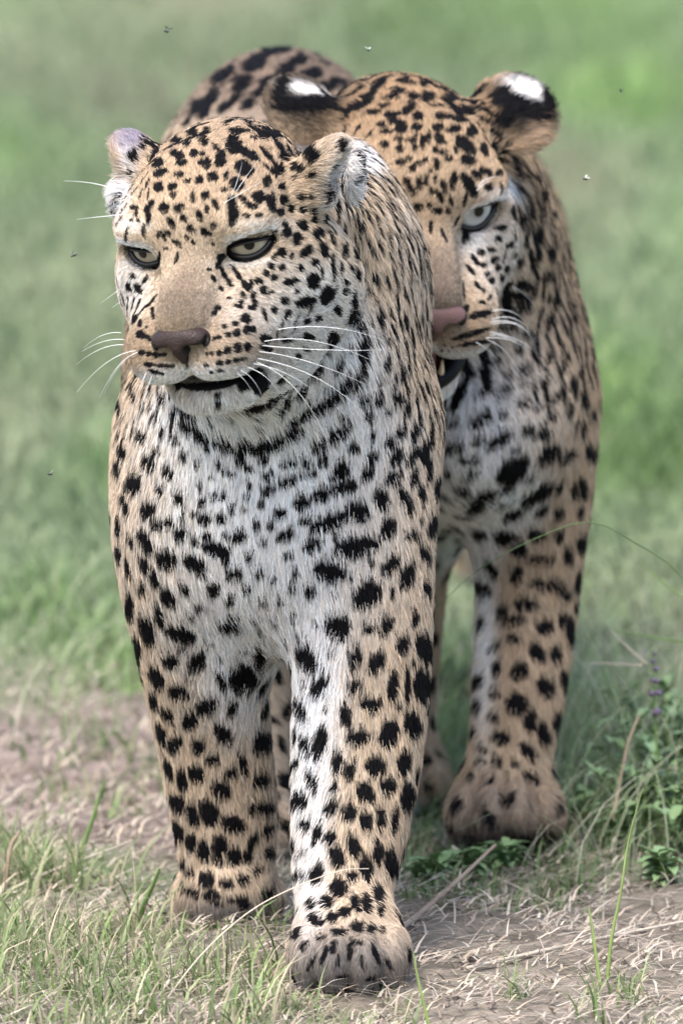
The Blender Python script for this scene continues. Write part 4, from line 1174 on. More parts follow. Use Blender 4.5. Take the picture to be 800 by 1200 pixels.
        for e in eyes:
            cc = e['loop'].mean(0)
            s = np.nonzero(((P - cc) ** 2).sum(1) < 0.05 ** 2)[0]
            d = np.sqrt(((P[s][:, None] - e['loop'][None]) ** 2).sum(2)).min(1)
            m[s] = np.maximum(m[s], np.clip((0.0062 - d) / 0.0025, 0, 1))
        return col_, m


def fur(name, parent, V, F, coat, guides, N, mat, weight, skip, eyes, seed, scale=1.0):
    rs = np.random.default_rng(seed)
    tri = np.vstack([F[:, [0, 1, 2]], F[:, [0, 2, 3]]])
    VN = vert_normals(V, F)
    ar = np.linalg.norm(np.cross(V[tri[:, 1]] - V[tri[:, 0]], V[tri[:, 2]] - V[tri[:, 0]]), axis=1)
    tc = V[tri].mean(1); tn = VN[tri].mean(1)
    ar = ar * weight(tc, tn)
    cs = np.cumsum(ar); cs /= cs[-1]
    N = int(N * FUR)
    t = np.searchsorted(cs, rs.random(N))
    u = rs.random((N, 2)); sw = u.sum(1) > 1; u[sw] = 1 - u[sw]
    w = np.stack([1 - u.sum(1), u[:, 0], u[:, 1]], 1)
    P = (V[tri[t]] * w[:, :, None]).sum(1)
    Nn = (VN[tri[t]] * w[:, :, None]).sum(1); Nn /= np.linalg.norm(Nn, axis=1, keepdims=True)
    keep = ~skip(P, t, len(tri))
    P, Nn = P[keep], Nn[keep]; N = len(P)
    # lie of the hair and its length from the guides
    GP, GD, GL = guides
    T = np.zeros((N, 3)); L = np.zeros(N)
    for s in range(0, N, 40000):
        d2 = ((P[s:s + 40000, None] - GP[None]) ** 2).sum(2)
        wt = 1 / (d2 + 0.0004) ** 2
        wt /= wt.sum(1, keepdims=True)
        T[s:s + 40000] = wt @ GD; L[s:s + 40000] = wt @ GL
    L *= scale
    fd = np.linalg.norm(P - coat.h.w((0, 3, -4)), axis=1)
    face = np.clip((0.15 - fd) / 0.06, 0, 1)
    L *= 1 - 0.42 * face
    amp = (0.13 * (1 - 0.4 * face))[:, None]
    cell = np.floor(P / 0.0055).astype(np.int64)
    hsh = (cell[:, 0] * 73856093) ^ (cell[:, 1] * 19349663) ^ (cell[:, 2] * 83492791)
    hr = np.random.default_rng(5).normal(size=(4096, 3))
    c1 = np.floor(P / 0.0022).astype(np.int64)
    h1 = ((c1[:, 0] * 73856093) ^ (c1[:, 1] * 19349663) ^ (c1[:, 2] * 83492791)) % 4096
    T = T + amp * hr[hsh % 4096] + amp * 0.7 * hr[h1] + 0.10 * rs.normal(size=(N, 3))
    T -= Nn * (T * Nn).sum(1, keepdims=True)
    T /= np.linalg.norm(T, axis=1, keepdims=True) + 1e-9
    L = L * rs.uniform(0.6, 1.2, N)
    lift = np.radians(rs.uniform(14, 34, N))
    K = 4
    S = np.linspace(0, 1, K)
    pts = np.empty((N, K, 3), np.float32)
    for k, sv in enumerate(S):
        pts[:, k] = P + (L * sv)[:, None] * (T * np.cos(lift)[:, None] + Nn * (np.sin(lift) * (1 - 0.55 * sv))[:, None])
        pts[:, k, 2] -= (L * sv * sv * 0.12)
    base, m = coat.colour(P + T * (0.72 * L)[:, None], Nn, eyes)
    br = (1 + rs.normal(0, 1, N) * (0.15 + 0.10 * face))[:, None] * (1 + 0.06 * hr[hsh % 4096][:, :1])
    c2 = np.floor(P / 0.0014).astype(np.int64)
    h2 = ((c2[:, 0] * 73856093) ^ (c2[:, 1] * 19349663) ^ (c2[:, 2] * 83492791)) % 4096
    br = br * (1 + 0.17 * hr[h2][:, 1:2])
    warm = rs.normal(0, 0.05, N)[:, None] * np.array((1, 0, -1))
    C = np.clip(base * br * (1 + warm), 0.01, 0.95)
    m = np.clip(m + rs.normal(0, 0.10, N) * ((m > 0.02) & (m < 0.98)), 0, 1)
    m = (m > rs.uniform(0.25, 0.75, N)).astype(float)[:, None]
    C = C * (1 - m) + BLACK * (1 + rs.normal(0, .3, N)[:, None]).clip(.4, 2) * m
    rad = np.clip(0.00015 + 0.006 * L, 0, 0.00022)
    hc = bpy.data.hair_curves.new(name)
    hc.add_curves([K] * N)
    hc.attributes['position'].data.foreach_set('vector', pts.ravel())
    ra = hc.attributes.get('radius') or hc.attributes.new('radius', 'FLOAT', 'POINT')
    ra.data.foreach_set('value', (rad[:, None] * np.array((1.0, 0.95, 0.7, 0.15))[None]).astype(np.float32).ravel())
    set_colour(hc, 'coat', C, 'CURVE')
    o = link(name, hc, mat, parent)
    return tag(o, kind='stuff')


def guide_set(coat, rows, world_rows):
    GP, GD, GL = [], [], []
    for px, py, dx, dy, mm in rows:
        p = coat.hit(px, py, True)
        if p is None: continue
        v = RT * dx - UP * dy
        GP.append(p); GD.append(v / np.linalg.norm(v)); GL.append(mm / 1000)
    for p, d, mm in world_rows:
        d = np.array(d, float)
        GP.append(np.array(p, float)); GD.append(d / np.linalg.norm(d)); GL.append(mm / 1000)
    return np.array(GP), np.array(GD), np.array(GL)


FRONT_GUIDES = [
 (205,375,.0,-1,2.5),(215,350,.1,-1,3),(190,340,-.3,-1,3),(245,340,.4,-1,4),(220,310,.1,-1,4),(225,275,.1,-1,5),(235,240,.1,-1,7),(200,200,-.3,-1,8),(290,200,.3,-1,8),(250,150,.1,-1,9),
 (340,160,.7,-.7,9),(165,230,-.6,-.8,8),(150,330,-.8,.5,8),(170,318,-.4,.8,4),(155,380,-.7,.7,8),(300,318,.5,.7,5),(310,340,1,.3,8),(360,330,1,.5,11),
 (390,400,.8,.8,15),(420,300,.5,1,14),(400,250,.7,.6,12),(180,400,-1,.2,5),(180,425,-1,.4,5),(250,410,1,.15,5),(250,430,.9,.4,5),(300,415,1,.25,8),(325,430,1,.5,12),(218,438,0,1,3.5),(205,438,-.2,1,4),(235,438,.3,1,4),
 (230,472,-.1,1,17),(260,485,.1,1,20),(290,475,.3,1,18),(310,485,.4,1,15),(370,480,.5,.9,15),(420,440,.5,1,15),
 (300,262,.3,-.6,5),(325,260,.8,-.5,7),(350,250,.9,-.2,9),(155,262,-.5,-.7,5),(375,290,1,.3,11),
 (445,210,.35,1,14),(480,300,.2,1,14),(490,420,.05,1,13),(490,550,0,1,12),(440,500,.2,1,12),(410,560,.1,1,12),
 (300,550,0,1,10),(330,620,0,1,10),(250,620,-.1,1,10),(320,690,.05,1,14),(280,720,-.1,1,14),(370,690,.15,1,13),(200,560,-.15,1,12),(160,520,-.1,1,12),(150,620,-.05,1,12),(400,640,.1,1,13),
 (180,760,-.1,1,11),(240,760,-.05,1,13),(290,780,.25,1,17),(240,880,0,1,10),(300,900,.35,1,13),(200,900,-.15,1,9),(262,1000,.05,1,9),(300,1020,.3,1,12),(265,1065,0,1,8),
 (380,760,-.1,1,17),(440,760,.05,1,12),(490,800,.15,1,10),(430,900,0,1,10),(375,900,-.2,1,14),(480,950,.2,1,10),(360,1000,-.25,1,13),(410,1020,0,1,9),(455,1050,.25,1,10),(408,1105,0,.9,6),(370,1130,-.4,1,6),(450,1130,.4,1,6),(408,1145,0,1,5),
 (150,165,-.3,-1,8),(128,180,-1,-.1,14),(138,228,-1,.2,18),(415,155,.5,-1,8),(425,185,.9,-.1,10),(425,222,.7,.7,12),(400,215,.6,.8,11),
]
FRONT_WORLD = [((-.06,.5,.57),(0,1,-.05),12),((-.06,.8,.60),(0,1,-.05),14),((-.05,1.0,.63),(0,1,-.1),14),((-.18,.5,.4),(0,.8,-.5),14),((-.17,.9,.4),(0,.5,-.8),14),
 ((.05,.5,.4),(0,.8,-.5),14),((.06,.9,.4),(0,.5,-.8),14),((-.06,.5,.23),(0,.6,-.4),22),((-.05,1.2,.4),(0,.2,-1),14),((-.06,1.0,.15),(0,.1,-1),10),((0,.7,.15),(0,.1,-1),10),((-.04,1.4,.3),(0,.1,-1),14)]
REAR_GUIDES = [
 (515,340,.1,-1,3),(520,300,.1,-1,4),(505,230,.1,-1,6),(500,180,0,-1,8),(550,180,.3,-1,8),(490,110,0,-1,9),(580,140,.6,-.8,9),(560,215,.4,-.8,6),(595,230,.8,-.4,8),
 (550,300,.3,.8,6),(575,290,.8,.5,8),(600,320,.8,.6,11),(620,270,.9,.4,12),(640,240,.8,.6,14),(560,390,1,.25,6),(540,400,1,.3,5),(525,412,.3,1,4),(545,345,.6,.5,6),
 (520,470,0,1,12),(560,450,.3,1,16),(600,400,.5,1,14),(640,330,.5,1,13),(670,400,.2,1,12),(620,480,.4,.8,14),(550,520,.1,1,14),(540,580,.1,1,15),(600,560,.3,1,14),(680,550,.1,1,12),
 (620,660,.1,1,12),(570,700,-.1,1,15),(670,700,.2,1,11),(610,800,0,1,11),(560,800,-.2,1,13),(600,880,0,1,11),(590,930,0,1,12),(545,955,-.4,1,13),(635,955,.4,1,13),(590,975,0,.9,10),
 (620,100,.5,-1,7),(645,130,1,-.1,8),(635,180,1,.3,16),(640,195,1,.4,24),(350,100,-.8,-.6,8),(380,110,-.8,-.5,9),
]
REAR_WORLD = [((.1,.9,.53),(0,1,-.05),13),((.1,1.4,.53),(0,1,-.05),13),((.19,1.0,.38),(0,.8,-.5),13),((.0,1.0,.38),(0,.8,-.5),13),((.2,1.5,.38),(0,.4,-.8),13),((.0,1.5,.38),(0,.4,-.8),13),
 ((.1,1.0,.23),(0,.6,-.4),20),((.1,1.75,.4),(0,.2,-1),13),((.14,1.5,.12),(0,.1,-1),9),((.05,1.5,.12),(0,.1,-1),9),((.05,.92,.15),(0,.1,-1),10)]

M['fur'] = attr_mat('spotted_fur', 'coat', 0.6, 0.12, transl=0.15)
M['skin'] = attr_mat('coat_underfur', 'coat', 0.9, 0.05)
M['whisker'] = flat_mat('white_whisker', (0.85, 0.85, 0.85), 0.35, 0.5)


def leopard(name, label, builder, spots, zones, guides, wguides, nhair, tops, bots, eyemat, nosemat, style, gaze, seed):
    clay, h = builder()
    V, F = clay.mesh(VOX)
    V = V.astype(float)
    root = bpy.data.objects.new(name, None)
    col.objects.link(root)
    gx = (V[:, 0].min() + V[:, 0].max()) / 2
    root.location = (gx, float(np.median(V[:, 1])), 0.0)
    root.empty_display_size = 0.2
    tag(root, label, 'leopard', 'leopards walking together')
    bpy.context.view_layer.update()
    coat = Coat(V, F, h, spots, zones, seed, TAN if seed == 11 else (0.40, 0.302, 0.208))
    rs = np.random.default_rng(seed)
    pick = rs.permutation(len(V))[:26000]
    VN = vert_normals(V, F)
    coat.add_auto(V[pick], VN[pick], lambda p, n: style(p, n, h))
    eyes = [build_eye(h, s, root, {'eye': eyemat, 'rim': M['rim']}, tops, bots, (gaze[0] * s, gaze[1])) for s in (1, -1)]
    nose = build_nose(h, root, M['nose'], nosemat)
    # body
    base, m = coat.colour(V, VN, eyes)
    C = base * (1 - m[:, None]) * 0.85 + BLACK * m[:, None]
    l = ((V - h.o) @ h.R) / h.s
    for c, r in h.bare:
        C[(((l - np.array(c)) / (np.array(r) * 1.06)) ** 2).sum(1) < 1] = h.gum
    me = np_mesh('body', V, F)
    set_colour(me, 'coat', C)
    link('body', me, M['skin'], root)
    Vs, Fs = [V], [F]
    off = len(V)
    for e in eyes:
        b2, m2 = coat.colour(e['V'], vert_normals(e['V'], e['F']), eyes)
        me = np_mesh('eyelid', e['V'], e['F'])
        set_colour(me, 'coat', b2 * (1 - m2[:, None]) * 0.9 + BLACK * m2[:, None])
        link('eyelid', me, M['skin'], e['ball'])
        Vs.append(e['V']); Fs.append(e['F'] + off); off += len(e['V'])
    AV, AF = np.vstack(Vs), np.vstack(Fs)
    G = guide_set(coat, guides, wguides)
    nb = BVHTree.FromPolygons([tuple(v.co) for v in nose.data.vertices], [tuple(p.vertices) for p in nose.data.polygons])
    nc = h.w((0, 8.2, -4.3))
    nbody = len(F)
    def skip(P, t, nt):
        q = t % (nt // 2)
        onlid = q >= nbody
        out = np.zeros(len(P), bool)
        for s in (1, -1):
            c, f, u, x, r = h.eye_frame(s)
            v = P - h.w(c); d = np.linalg.norm(v, axis=1)
            cosang = (v @ (h.R @ f)) / (d + 1e-9)
            out |= (~onlid) & (d < (r + 0.42) * h.s) & (cosang > math.cos(1.25))
        # on the lids: no hair on the rim, none on what lies buried
        ix = np.nonzero(onlid)[0]
        for e, s in zip(eyes, (1, -1)):
            dl = np.sqrt(((P[ix][:, None] - e['loop'][None]) ** 2).sum(2)).min(1)
            out[ix[dl < 0.0030]] = True
        near = np.nonzero(((P - nc) ** 2).sum(1) < 0.05 ** 2)[0]
        for i in near:
            r = nb.find_nearest(Vector(P[i]), 0.004)
            if r[0] is not None and (r[3] < 0.0006 or (Vector(P[i]) - r[0]).dot(r[1]) < 0): out[i] = True
        l = ((P - h.o) @ h.R) / h.s
        for c, r in h.bare:
            out |= (((l - np.array(c)) / np.array(r)) ** 2).sum(1) < 1
        return out
    ho = h.o
    def weight(c, n):
        w = np.full(len(c), 1.0)
        away = (n[:, 1] > 0.35)
        w[away] = 0.45
        w[c[:, 1] > ho[1] + 0.65] *= 0.5
        hd = np.linalg.norm(c - h.w((0, -1, -4)), axis=1)
        w *= 1 + 3.2 * np.clip((0.16 - hd) / 0.05, 0, 1) * (~away)
        fc = np.linalg.norm(c - h.w((0, 5, -3)), axis=1)
        w *= 1 + 1.2 * np.clip((0.07 - fc) / 0.03, 0, 1)
        return w
    fur('fur', root, AV, AF, coat, G, nhair, M['fur'], weight, skip, eyes, seed)
    return root, h, coat


def whiskers(root, coat, rows):
    for pts in rows:
        p0 = coat.hit(*pts[0], True)
        y = float(p0[1])
        X = np.array(pts, float)
        t = np.linspace(0, 1, 9)
        tk = np.linspace(0, 1, len(X))
        if len(X) == 2:
            cx = np.interp(t, tk, X[:, 0]); cy = np.interp(t, tk, X[:, 1])
        else:
            a, b, c = X[:3]
            b = 2 * b - 0.5 * (a + c)
            cx = (1 - t) ** 2 * a[0] + 2 * t * (1 - t) * b[0] + t * t * c[0]
            cy = (1 - t) ** 2 * a[1] + 2 * t * (1 - t) * b[1] + t * t * c[1]
        Q = np.array([at(u, v, y - 0.004 + 0.03 * s * s) for u, v, s in zip(cx, cy, t)])
        thin = 0.6 if (cy[-1] < cy[0] - 15 and abs(cx[-1] - cx[0]) < 50) else 1.0        # brow hairs are finer
        V, F = tube(Q, np.interp(t, [0, 0.5, 1], [0.00025, 0.00021, 0.00007]) * thin, 4)
        link('whisker', np_mesh('whisker', V, F), M['whisker'], root)


def style_front(p, n, h):
    e = ((p - h.o) @ h.R) / h.s
    if abs(e[0]) > 6.2 and e[2] > 1.5 and abs(e[1] + 7.5) < 4.5: return (0, 0, '')        # the ears carry no small spots
    d = np.linalg.norm(p - h.w((0, 2, -4)))
    if d < 0.125 and p[1] < h.o[1] + 0.06:
        l = ((p - h.o) @ h.R) / h.s
        return (0.0095, 0.0025, 'streak') if (l[2] > (0.4 if abs(l[0]) < 2.4 else 2.2) or (abs(l[0]) > 2.6 and l[1] < 4.5 and -7.5 < l[2] < -2.4)) else (0, 0, '')
    if p[1] > 0.85 and p[2] > 0.45: return (0.036, 0.0105, 'rosette')
    if p[1] > 0.45 and p[2] > 0.28: return (0.042, 0.0120, 'rosette')
    if n[1] < -0.45 and p[2] > 0.2 and p[1] < 0.3 and p[0] > -0.13: return (0.017, 0.0034, 'spot')
    if p[2] > 0.40: return (0.0120, 0.0050, 'streak')
    if n[2] < -0.5: return (0.035, 0.007, 'spot')
    return (0.024, 0.0072, 'spot')


def style_rear(p, n, h):
    e = ((p - h.o) @ h.R) / h.s
    if abs(e[0]) > 6.2 and e[2] > 1.5 and abs(e[1] + 7.5) < 4.5: return (0, 0, '')        # the ears carry no small spots
    d = np.linalg.norm(p - h.w((0, 2, -4)))
    if d < 0.135 and p[1] < h.o[1] + 0.08:
        l = ((p - h.o) @ h.R) / h.s
        return (0.0115, 0.0026, 'streak') if (l[2] > (0.4 if abs(l[0]) < 2.4 else 2.2) or (abs(l[0]) > 2.6 and l[1] < 4.5 and -7.5 < l[2] < -2.4)) else (0, 0, '')
    if p[1] > 0.95 and p[2] > 0.26: return (0.046, 0.0125, 'rosette')
    if p[2] > 0.38: return (0.0130, 0.0058, 'streak')
    return (0.024, 0.0075, 'spot')


front, hf, coat_f = leopard('leopard', 'leopard walking in front with head turned aside and dark nose, mouth nearly shut', build_front,
    FRONT_SPOTS, FRONT_ZONES, FRONT_GUIDES, FRONT_WORLD, 420000, TOP_F, BOT_F, M['eye_front'], (0.026, 0.016, 0.0145), style_front, (0.0, -0.04), 11)
whiskers(front, coat_f, [
 [(145,404),(118,409),(90,427)],[(142,390),(120,393),(98,408)],[(146,398),(122,400),(96,412)],[(159,411),(125,425),(90,460)],[(161,413),(138,430),(117,466)],
 [(142,353),(131,361)],[(142,338),(117,356)],[(178,441),(165,480),(156,518)],[(172,436),(160,465),(150,500)],[(150,420),(135,436),(122,462)],
 [(326,386),(390,384),(452,400)],[(310,400),(370,400),(441,425)],[(304,412),(365,425),(431,452)],[(302,420),(375,445),(433,492)],[(300,424),(350,460),(390,530)],
 [(297,426),(340,440),(376,466)],[(282,434),(300,450),(312,480)],[(278,437),(290,450),(296,463)],[(308,405),(380,410),(447,410)],[(290,430),(318,448),(330,476)],
 [(277,224),(290,205),(307,182)],[(262,238),(290,222),(308,212)],[(156,232),(120,217),(75,212)],[(146,251),(118,254),(90,257)],[(270,232),(278,212),(284,190)]])
rear, hr_, coat_r = leopard('leopard', 'leopard following behind on the right with half its face hidden and mouth open', build_rear,
    REAR_SPOTS, REAR_ZONES, REAR_GUIDES, REAR_WORLD, 300000, TOP_R, BOT_R, M['eye_rear'], (0.12, 0.068, 0.064), style_rear, (0.0, 0.06), 12)
def gi(rows, x0=480, y0=200, s=4.283):
    return [[(x0 + a / s, y0 + b / s) for a, b in r] for r in rows]
whiskers(rear, coat_r, gi([
 [(410,705),(500,705),(578,758)],[(410,745),(530,745),(618,830)],[(415,770),(560,785),(640,920)],[(400,810),(540,850),(645,925)],[(380,840),(500,850),(605,908)],
 [(390,850),(470,900),(540,1000)],[(330,860),(390,900),(440,950)],[(510,580),(580,625),(640,700)],[(515,590),(560,640)],[(400,825),(480,835),(560,880)],[(405,760),(510,760),(600,815)],
 [(340,80),(390,40),(460,30)],[(335,100),(380,60),(430,45)]]))
M['lip'] = flat_mat('wet_black_lip', (0.004, 0.004, 0.005), 0.45, 0.12)
M['tongue'] = flat_mat('wet_pink_tongue', (0.42, 0.13, 0.12), 0.35, 0.5, coat=0.3, bump=0.4, bscale=900)
M['tooth'] = flat_mat('ivory_tooth', (0.62, 0.52, 0.38), 0.3, 0.5, coat=0.3)
M['mouth'] = flat_mat('dark_mouth_lining', (0.05, 0.015, 0.016), 0.4, 0.4)


def spline(P, n=24):
    P = np.asarray(P, float); X = np.vstack([2 * P[0] - P[1], P, 2 * P[-1] - P[-2]]); C = []
    for i in range(1, len(X) - 2):
        a, b, c, d = X[i - 1:i + 3]
        for t in np.linspace(0, 1, max(2, n // (len(P) - 1)), endpoint=False):
            C.append(0.5 * (2 * b + (c - a) * t + (2 * a - 5 * b + 4 * c - d) * t * t + (3 * b - a - 3 * c + d) * t ** 3))
    return np.array(C + [P[-1]])


lipc = spline([(-4.6, -0.2, -8.7), (-4.0, 2.0, -10.6), (-2.4, 4.4, -11.7), (0, 5.4, -11.8), (2.4, 4.4, -11.7), (4.0, 2.0, -10.6), (4.6, -0.2, -8.7)], 42)
V_, F_ = tube([hr_.w(p) for p in lipc], 0.72 * hr_.s, 8)
link('lower_lip', np_mesh('lower_lip', V_, F_), M['lip'], rear)
tc_ = Clay(); th = Head(tc_, hr_.o, 0, 0, 0); th.R, th.s = hr_.R, hr_.s
th.ell((0, 2.0, -10.9), (2.0, 3.2, 0.75), 0.4, tilt=(-14, 0, 0)); th.ell((0, 2.2, -10.1), (0.35, 3.0, 0.4), 0.6, 'sub', tilt=(-14, 0, 0))
V_, F_ = tc_.mesh(0.0016)
link('tongue', np_mesh('tongue', V_, F_), M['tongue'], rear)
for sx in (1, -1):
    cn = spline([(1.75 * sx, 4.6, -12.0), (1.9 * sx, 4.9, -11.0), (1.85 * sx, 5.0, -9.9)], 10)
    V_, F_ = tube([hr_.w(p) for p in cn], np.interp(np.linspace(0, 1, len(cn)), [0, .5, 1], [.30, .24, .04]) * hr_.s, 8)
    link('lower_canine', np_mesh('lower_canine', V_, F_), M['tooth'], rear)


# ------------------------------------------------------------------ single stems, herbs, flies
def to_ground(px, py):
    return at(px, py, ground_y(py))


M['stem_green'] = flat_mat('green_stem', (0.13, 0.21, 0.065), 0.5, 0.3, bscale=60, vary=0.35)
M['stem_dark'] = flat_mat('dark_green_stem', (0.07, 0.12, 0.045), 0.5, 0.3, bscale=40, vary=0.5)
M['stem_lime'] = flat_mat('yellow_green_stem', (0.19, 0.26, 0.085), 0.5, 0.3, bscale=60, vary=0.35)
M['stem_dry'] = flat_mat('dry_pale_stem', (0.46, 0.40, 0.32), 0.6, 0.3, bscale=80, vary=0.25)
M['stem_brown'] = flat_mat('dry_brown_stem', (0.28, 0.21, 0.155), 0.6, 0.3, bscale=80, vary=0.3)
M['leaf'] = flat_mat('herb_leaf', (0.165, 0.255, 0.115), 0.5, 0.35, bscale=25, vary=0.45)
M['bud'] = flat_mat('purple_bud', (0.10, 0.075, 0.13), 0.6, 0.3, bscale=300, vary=0.3)


def stem(name, label, cat, pts, y0, y1, r0, r1, mat, flat=0.35):
    """a grass stem or blade along picture points; depth runs from y0 to y1"""
    X = spline(pts, 22)
    n = len(X)
    Q = np.array([at(p[0], p[1], y0 + (y1 - y0) * k / (n - 1)) for k, p in enumerate(X)])
    Q[:, 2] = np.maximum(Q[:, 2], 0.002)
    V, F = tube(Q, np.interp(np.linspace(0, 1, n), [0, .5, 1], [r0, (r0 + r1) * .55, r1]), 6, flat)
    c = Q[0].copy(); 
    me = np_mesh(name, V - c, F)
    o = link(name, me, mat); o.location = c
    return tag(o, label, cat)


g = ground_y
stem('wild_grass', 'long thin grass stem arching across the rear leopard leg from the right edge', 'grass stem',
     [(890, 1030), (858, 780), (800, 678), (745, 637), (690, 612), (625, 632), (560, 668), (505, 718)], 0.46, 0.42, 0.0008, 0.00022, M['stem_dark'], 1.0)
stem('wild_grass', 'pale straight grass stem lying level beside the purple flower spike', 'grass stem', [(822, 754), (770, 748), (717, 738)], 0.75, 0.72, 0.0011, 0.0004, M['stem_green'], 1.0)
stem('wild_grass', 'pale horizontal stem just left of the purple flower spike', 'grass stem', [(752, 780), (720, 778), (688, 777)], 0.78, 0.76, 0.0009, 0.0004, M['stem_dry'], 1.0)
stem('wild_grass', 'short pale stem slanting down to the purple flower spike', 'grass stem', [(757, 778), (736, 760), (714, 738)], 0.77, 0.77, 0.0010, 0.0004, M['stem_dry'], 1.0)
stem('wild_grass', 'thin pale stem hanging in the upper right meadow beside the rear leg', 'grass stem', [(806, 704), (775, 682), (745, 654)], 0.62, 0.62, 0.0008, 0.0003, M['stem_green'], 1.0)
stem('dry_weed', 'dry tan stalk leaning among the leafy herbs at right', 'stalk', [(718, 962), (724, 925), (735, 872), (748, 838)], 0.62, 0.66, 0.0019, 0.0010, M['stem_brown'], 0.6)
stem('wild_grass', 'tall yellow green stem rising from the straw at lower right', 'grass stem', [(711, 1150), (716, 1100), (727, 1045), (736, 985), (752, 925)], g(1150), g(1150) - .01, 0.0017, 0.0004, M['stem_lime'], 0.4)
stem('grass_sprout', 'short bright green blade standing in the straw left of the tall stem', 'grass blade', [(703, 1158), (697, 1115), (693, 1085), (689, 1063)], g(1158), g(1158), 0.0021, 0.0008, M['stem_lime'], 0.3)
stem('grass_sprout', 'single yellow tipped blade in front of the nearest paw', 'grass blade', [(504, 1212), (497, 1180), (489, 1145), (484, 1116)], g(1212), g(1212), 0.0023, 0.0006, M['stem_lime'], 0.3)
stem('straw', 'long pale straw arching up in front of the front leopard paws', 'straw stalk', [(185, 1185), (235, 1120), (290, 1070), (345, 1040), (400, 1020), (432, 1018)], g(1190), g(1190) + .03, 0.0007, 0.0003, M['stem_dry'], 1.0)
stem('twig', 'brown twig slanting from the nearest paw toward the raised paw', 'twig', [(458, 1098), (495, 1068), (540, 1028), (580, 990)], g(1098), g(1040), 0.0028, 0.0012, M['stem_brown'], 1.0)
stem('straw', 'pale straw lying below the raised paw, upper of two', 'straw stalk', [(530, 992), (570, 1022), (610, 1045), (645, 1062)], g(1010), g(1062), 0.0012, 0.0006, M['stem_dry'], 1.0)
stem('straw', 'pale straw lying below the raised paw, lower of two', 'straw stalk', [(515, 1030), (565, 1052), (615, 1066), (668, 1078)], g(1040), g(1078), 0.0015, 0.0008, M['stem_dry'], 1.0)
stem('straw', 'long tan straw running across the ground at bottom right', 'straw stalk', [(545, 1138), (630, 1118), (720, 1098), (815, 1078)], g(1138), g(1080), 0.0018, 0.0012, M['stem_dry'], 1.0)
stem('grass_sprout', 'pale tipped upright blade at the left beside the bare track', 'grass blade', [(92, 1005), (100, 985), (112, 950), (122, 914)], g(1010), g(1010), 0.0032, 0.0008, M['stem_green'], 0.35)
stem('grass_sprout', 'broad green blade leaning beside the front leopard left paw', 'grass blade', [(160, 1082), (168, 1062), (178, 1040), (187, 1018)], g(1085), g(1085), 0.0040, 0.0014, M['stem_green'], 0.3)
stem('dry_weed', 'brown broken stalk standing at the far left edge', 'stalk', [(6, 1040), (9, 1018), (14, 990), (24, 975)], g(1045), g(1045), 0.0022, 0.0014, M['stem_brown'], 0.8)
stem('straw', 'bent pale straw crossing the green tufts at left', 'straw stalk', [(8, 1045), (50, 1025), (95, 1008), (130, 995), (155, 985)], g(1050), g(1020), 0.0013, 0.0006, M['stem_dry'], 1.0)


def leaf_mesh(specs):
    """folded pointed leaves: (base, direction, up, length, width)"""
    V, F = [], []
    for b, d, u, L, W in specs:
        d = d / np.linalg.norm(d); sd = np.cross(d, u); sd /= np.linalg.norm(sd) + 1e-9; nn = np.cross(sd, d)
        k = len(V)
        for t, w, z in ((0, .08, 0), (.35, 1, .04), (.7, .8, .02), (1, .04, -.12)):
            m = b + d * L * t + nn * L * z
            V += [m - sd * W * w * .5 + nn * W * .22 * w, m, m + sd * W * w * .5 + nn * W * .22 * w]
        for r in range(3):
            a = k + r * 3
            F += [(a, a + 1, a + 4, a + 3), (a + 1, a + 2, a + 5, a + 4)]
    return np.array(V), np.array(F)


def herb(px, py, nst, hgt, label):
    base = to_ground(px, py)
    root = bpy.data.objects.new('leafy_herb', None); col.objects.link(root); root.location = base
    root.empty_display_size = 0.05
    tag(root, label, 'herb', 'leafy herbs right of the raised paw')
    bpy.context.view_layer.update()
    specs = []
    for i in range(nst):
        a = random.uniform(0, 6.28); ln = random.uniform(.15, .75)
        tip = np.array((math.cos(a) * hgt * ln, math.sin(a) * hgt * ln, hgt * random.uniform(.55, 1.0)))
        P = spline([(0, 0, -0.004), tip * np.array((.35, .35, .55)), tip], 8)
        V, F = tube(P, np.linspace(.0013, .0006, len(P)), 5)
        so = link('stem', np_mesh('stem', V, F), M['stem_green']); so.parent = root
        for k in range(random.randint(10, 15)):
            t = random.uniform(.2, 1.0)
            b = np.array([np.interp(t, np.linspace(0, 1, len(P)), P[:, q]) for q in range(3)])
            th = random.uniform(0, 6.28)
            d = np.array((math.cos(th), math.sin(th), random.uniform(-.1, .7)))
            specs.append((b, d, np.array((0.1, 0.05, 1.0)), random.uniform(.012, .026), random.uniform(.006, .012)))
    V, F = leaf_mesh(specs)
    fo = link('foliage', np_mesh('foliage', V, F, False), M['leaf']); fo.parent = root
    tag(fo, kind='stuff')
    return root


for px, py, ns, hg, lb in (
    (785, 960, 16, .105, 'tall leafy green herb at the right edge under the flower spike'),
    (752, 985, 13, .080, 'bushy green herb beside the dry tan stalk'),
    (690, 985, 6, .040, 'low green herb just right of the raised paw'),
    (806, 1010, 13, .085, 'green herb half outside the picture at the right edge'),
    (722, 1000, 6, .045, 'small green herb at the foot of the dry tan stalk'),
    (590, 1020, 6, .020, 'small grey green herb under the raised paw'),
    (545, 1030, 6, .022, 'low feathery herb left of the raised paw'),
    (500, 1040, 6, .026, 'low feathery herb beside the nearest front leg'),
    (770, 930, 12, .08, 'leafy green herb standing behind the purple flower spike'),
    (803, 925, 14, .10, 'tallest leafy herb at the far right behind the others'),
    (775, 1040, 5, .030, 'small sprig of leaves in the straw at right')):
    herb(px, py, ns, hg, lb)

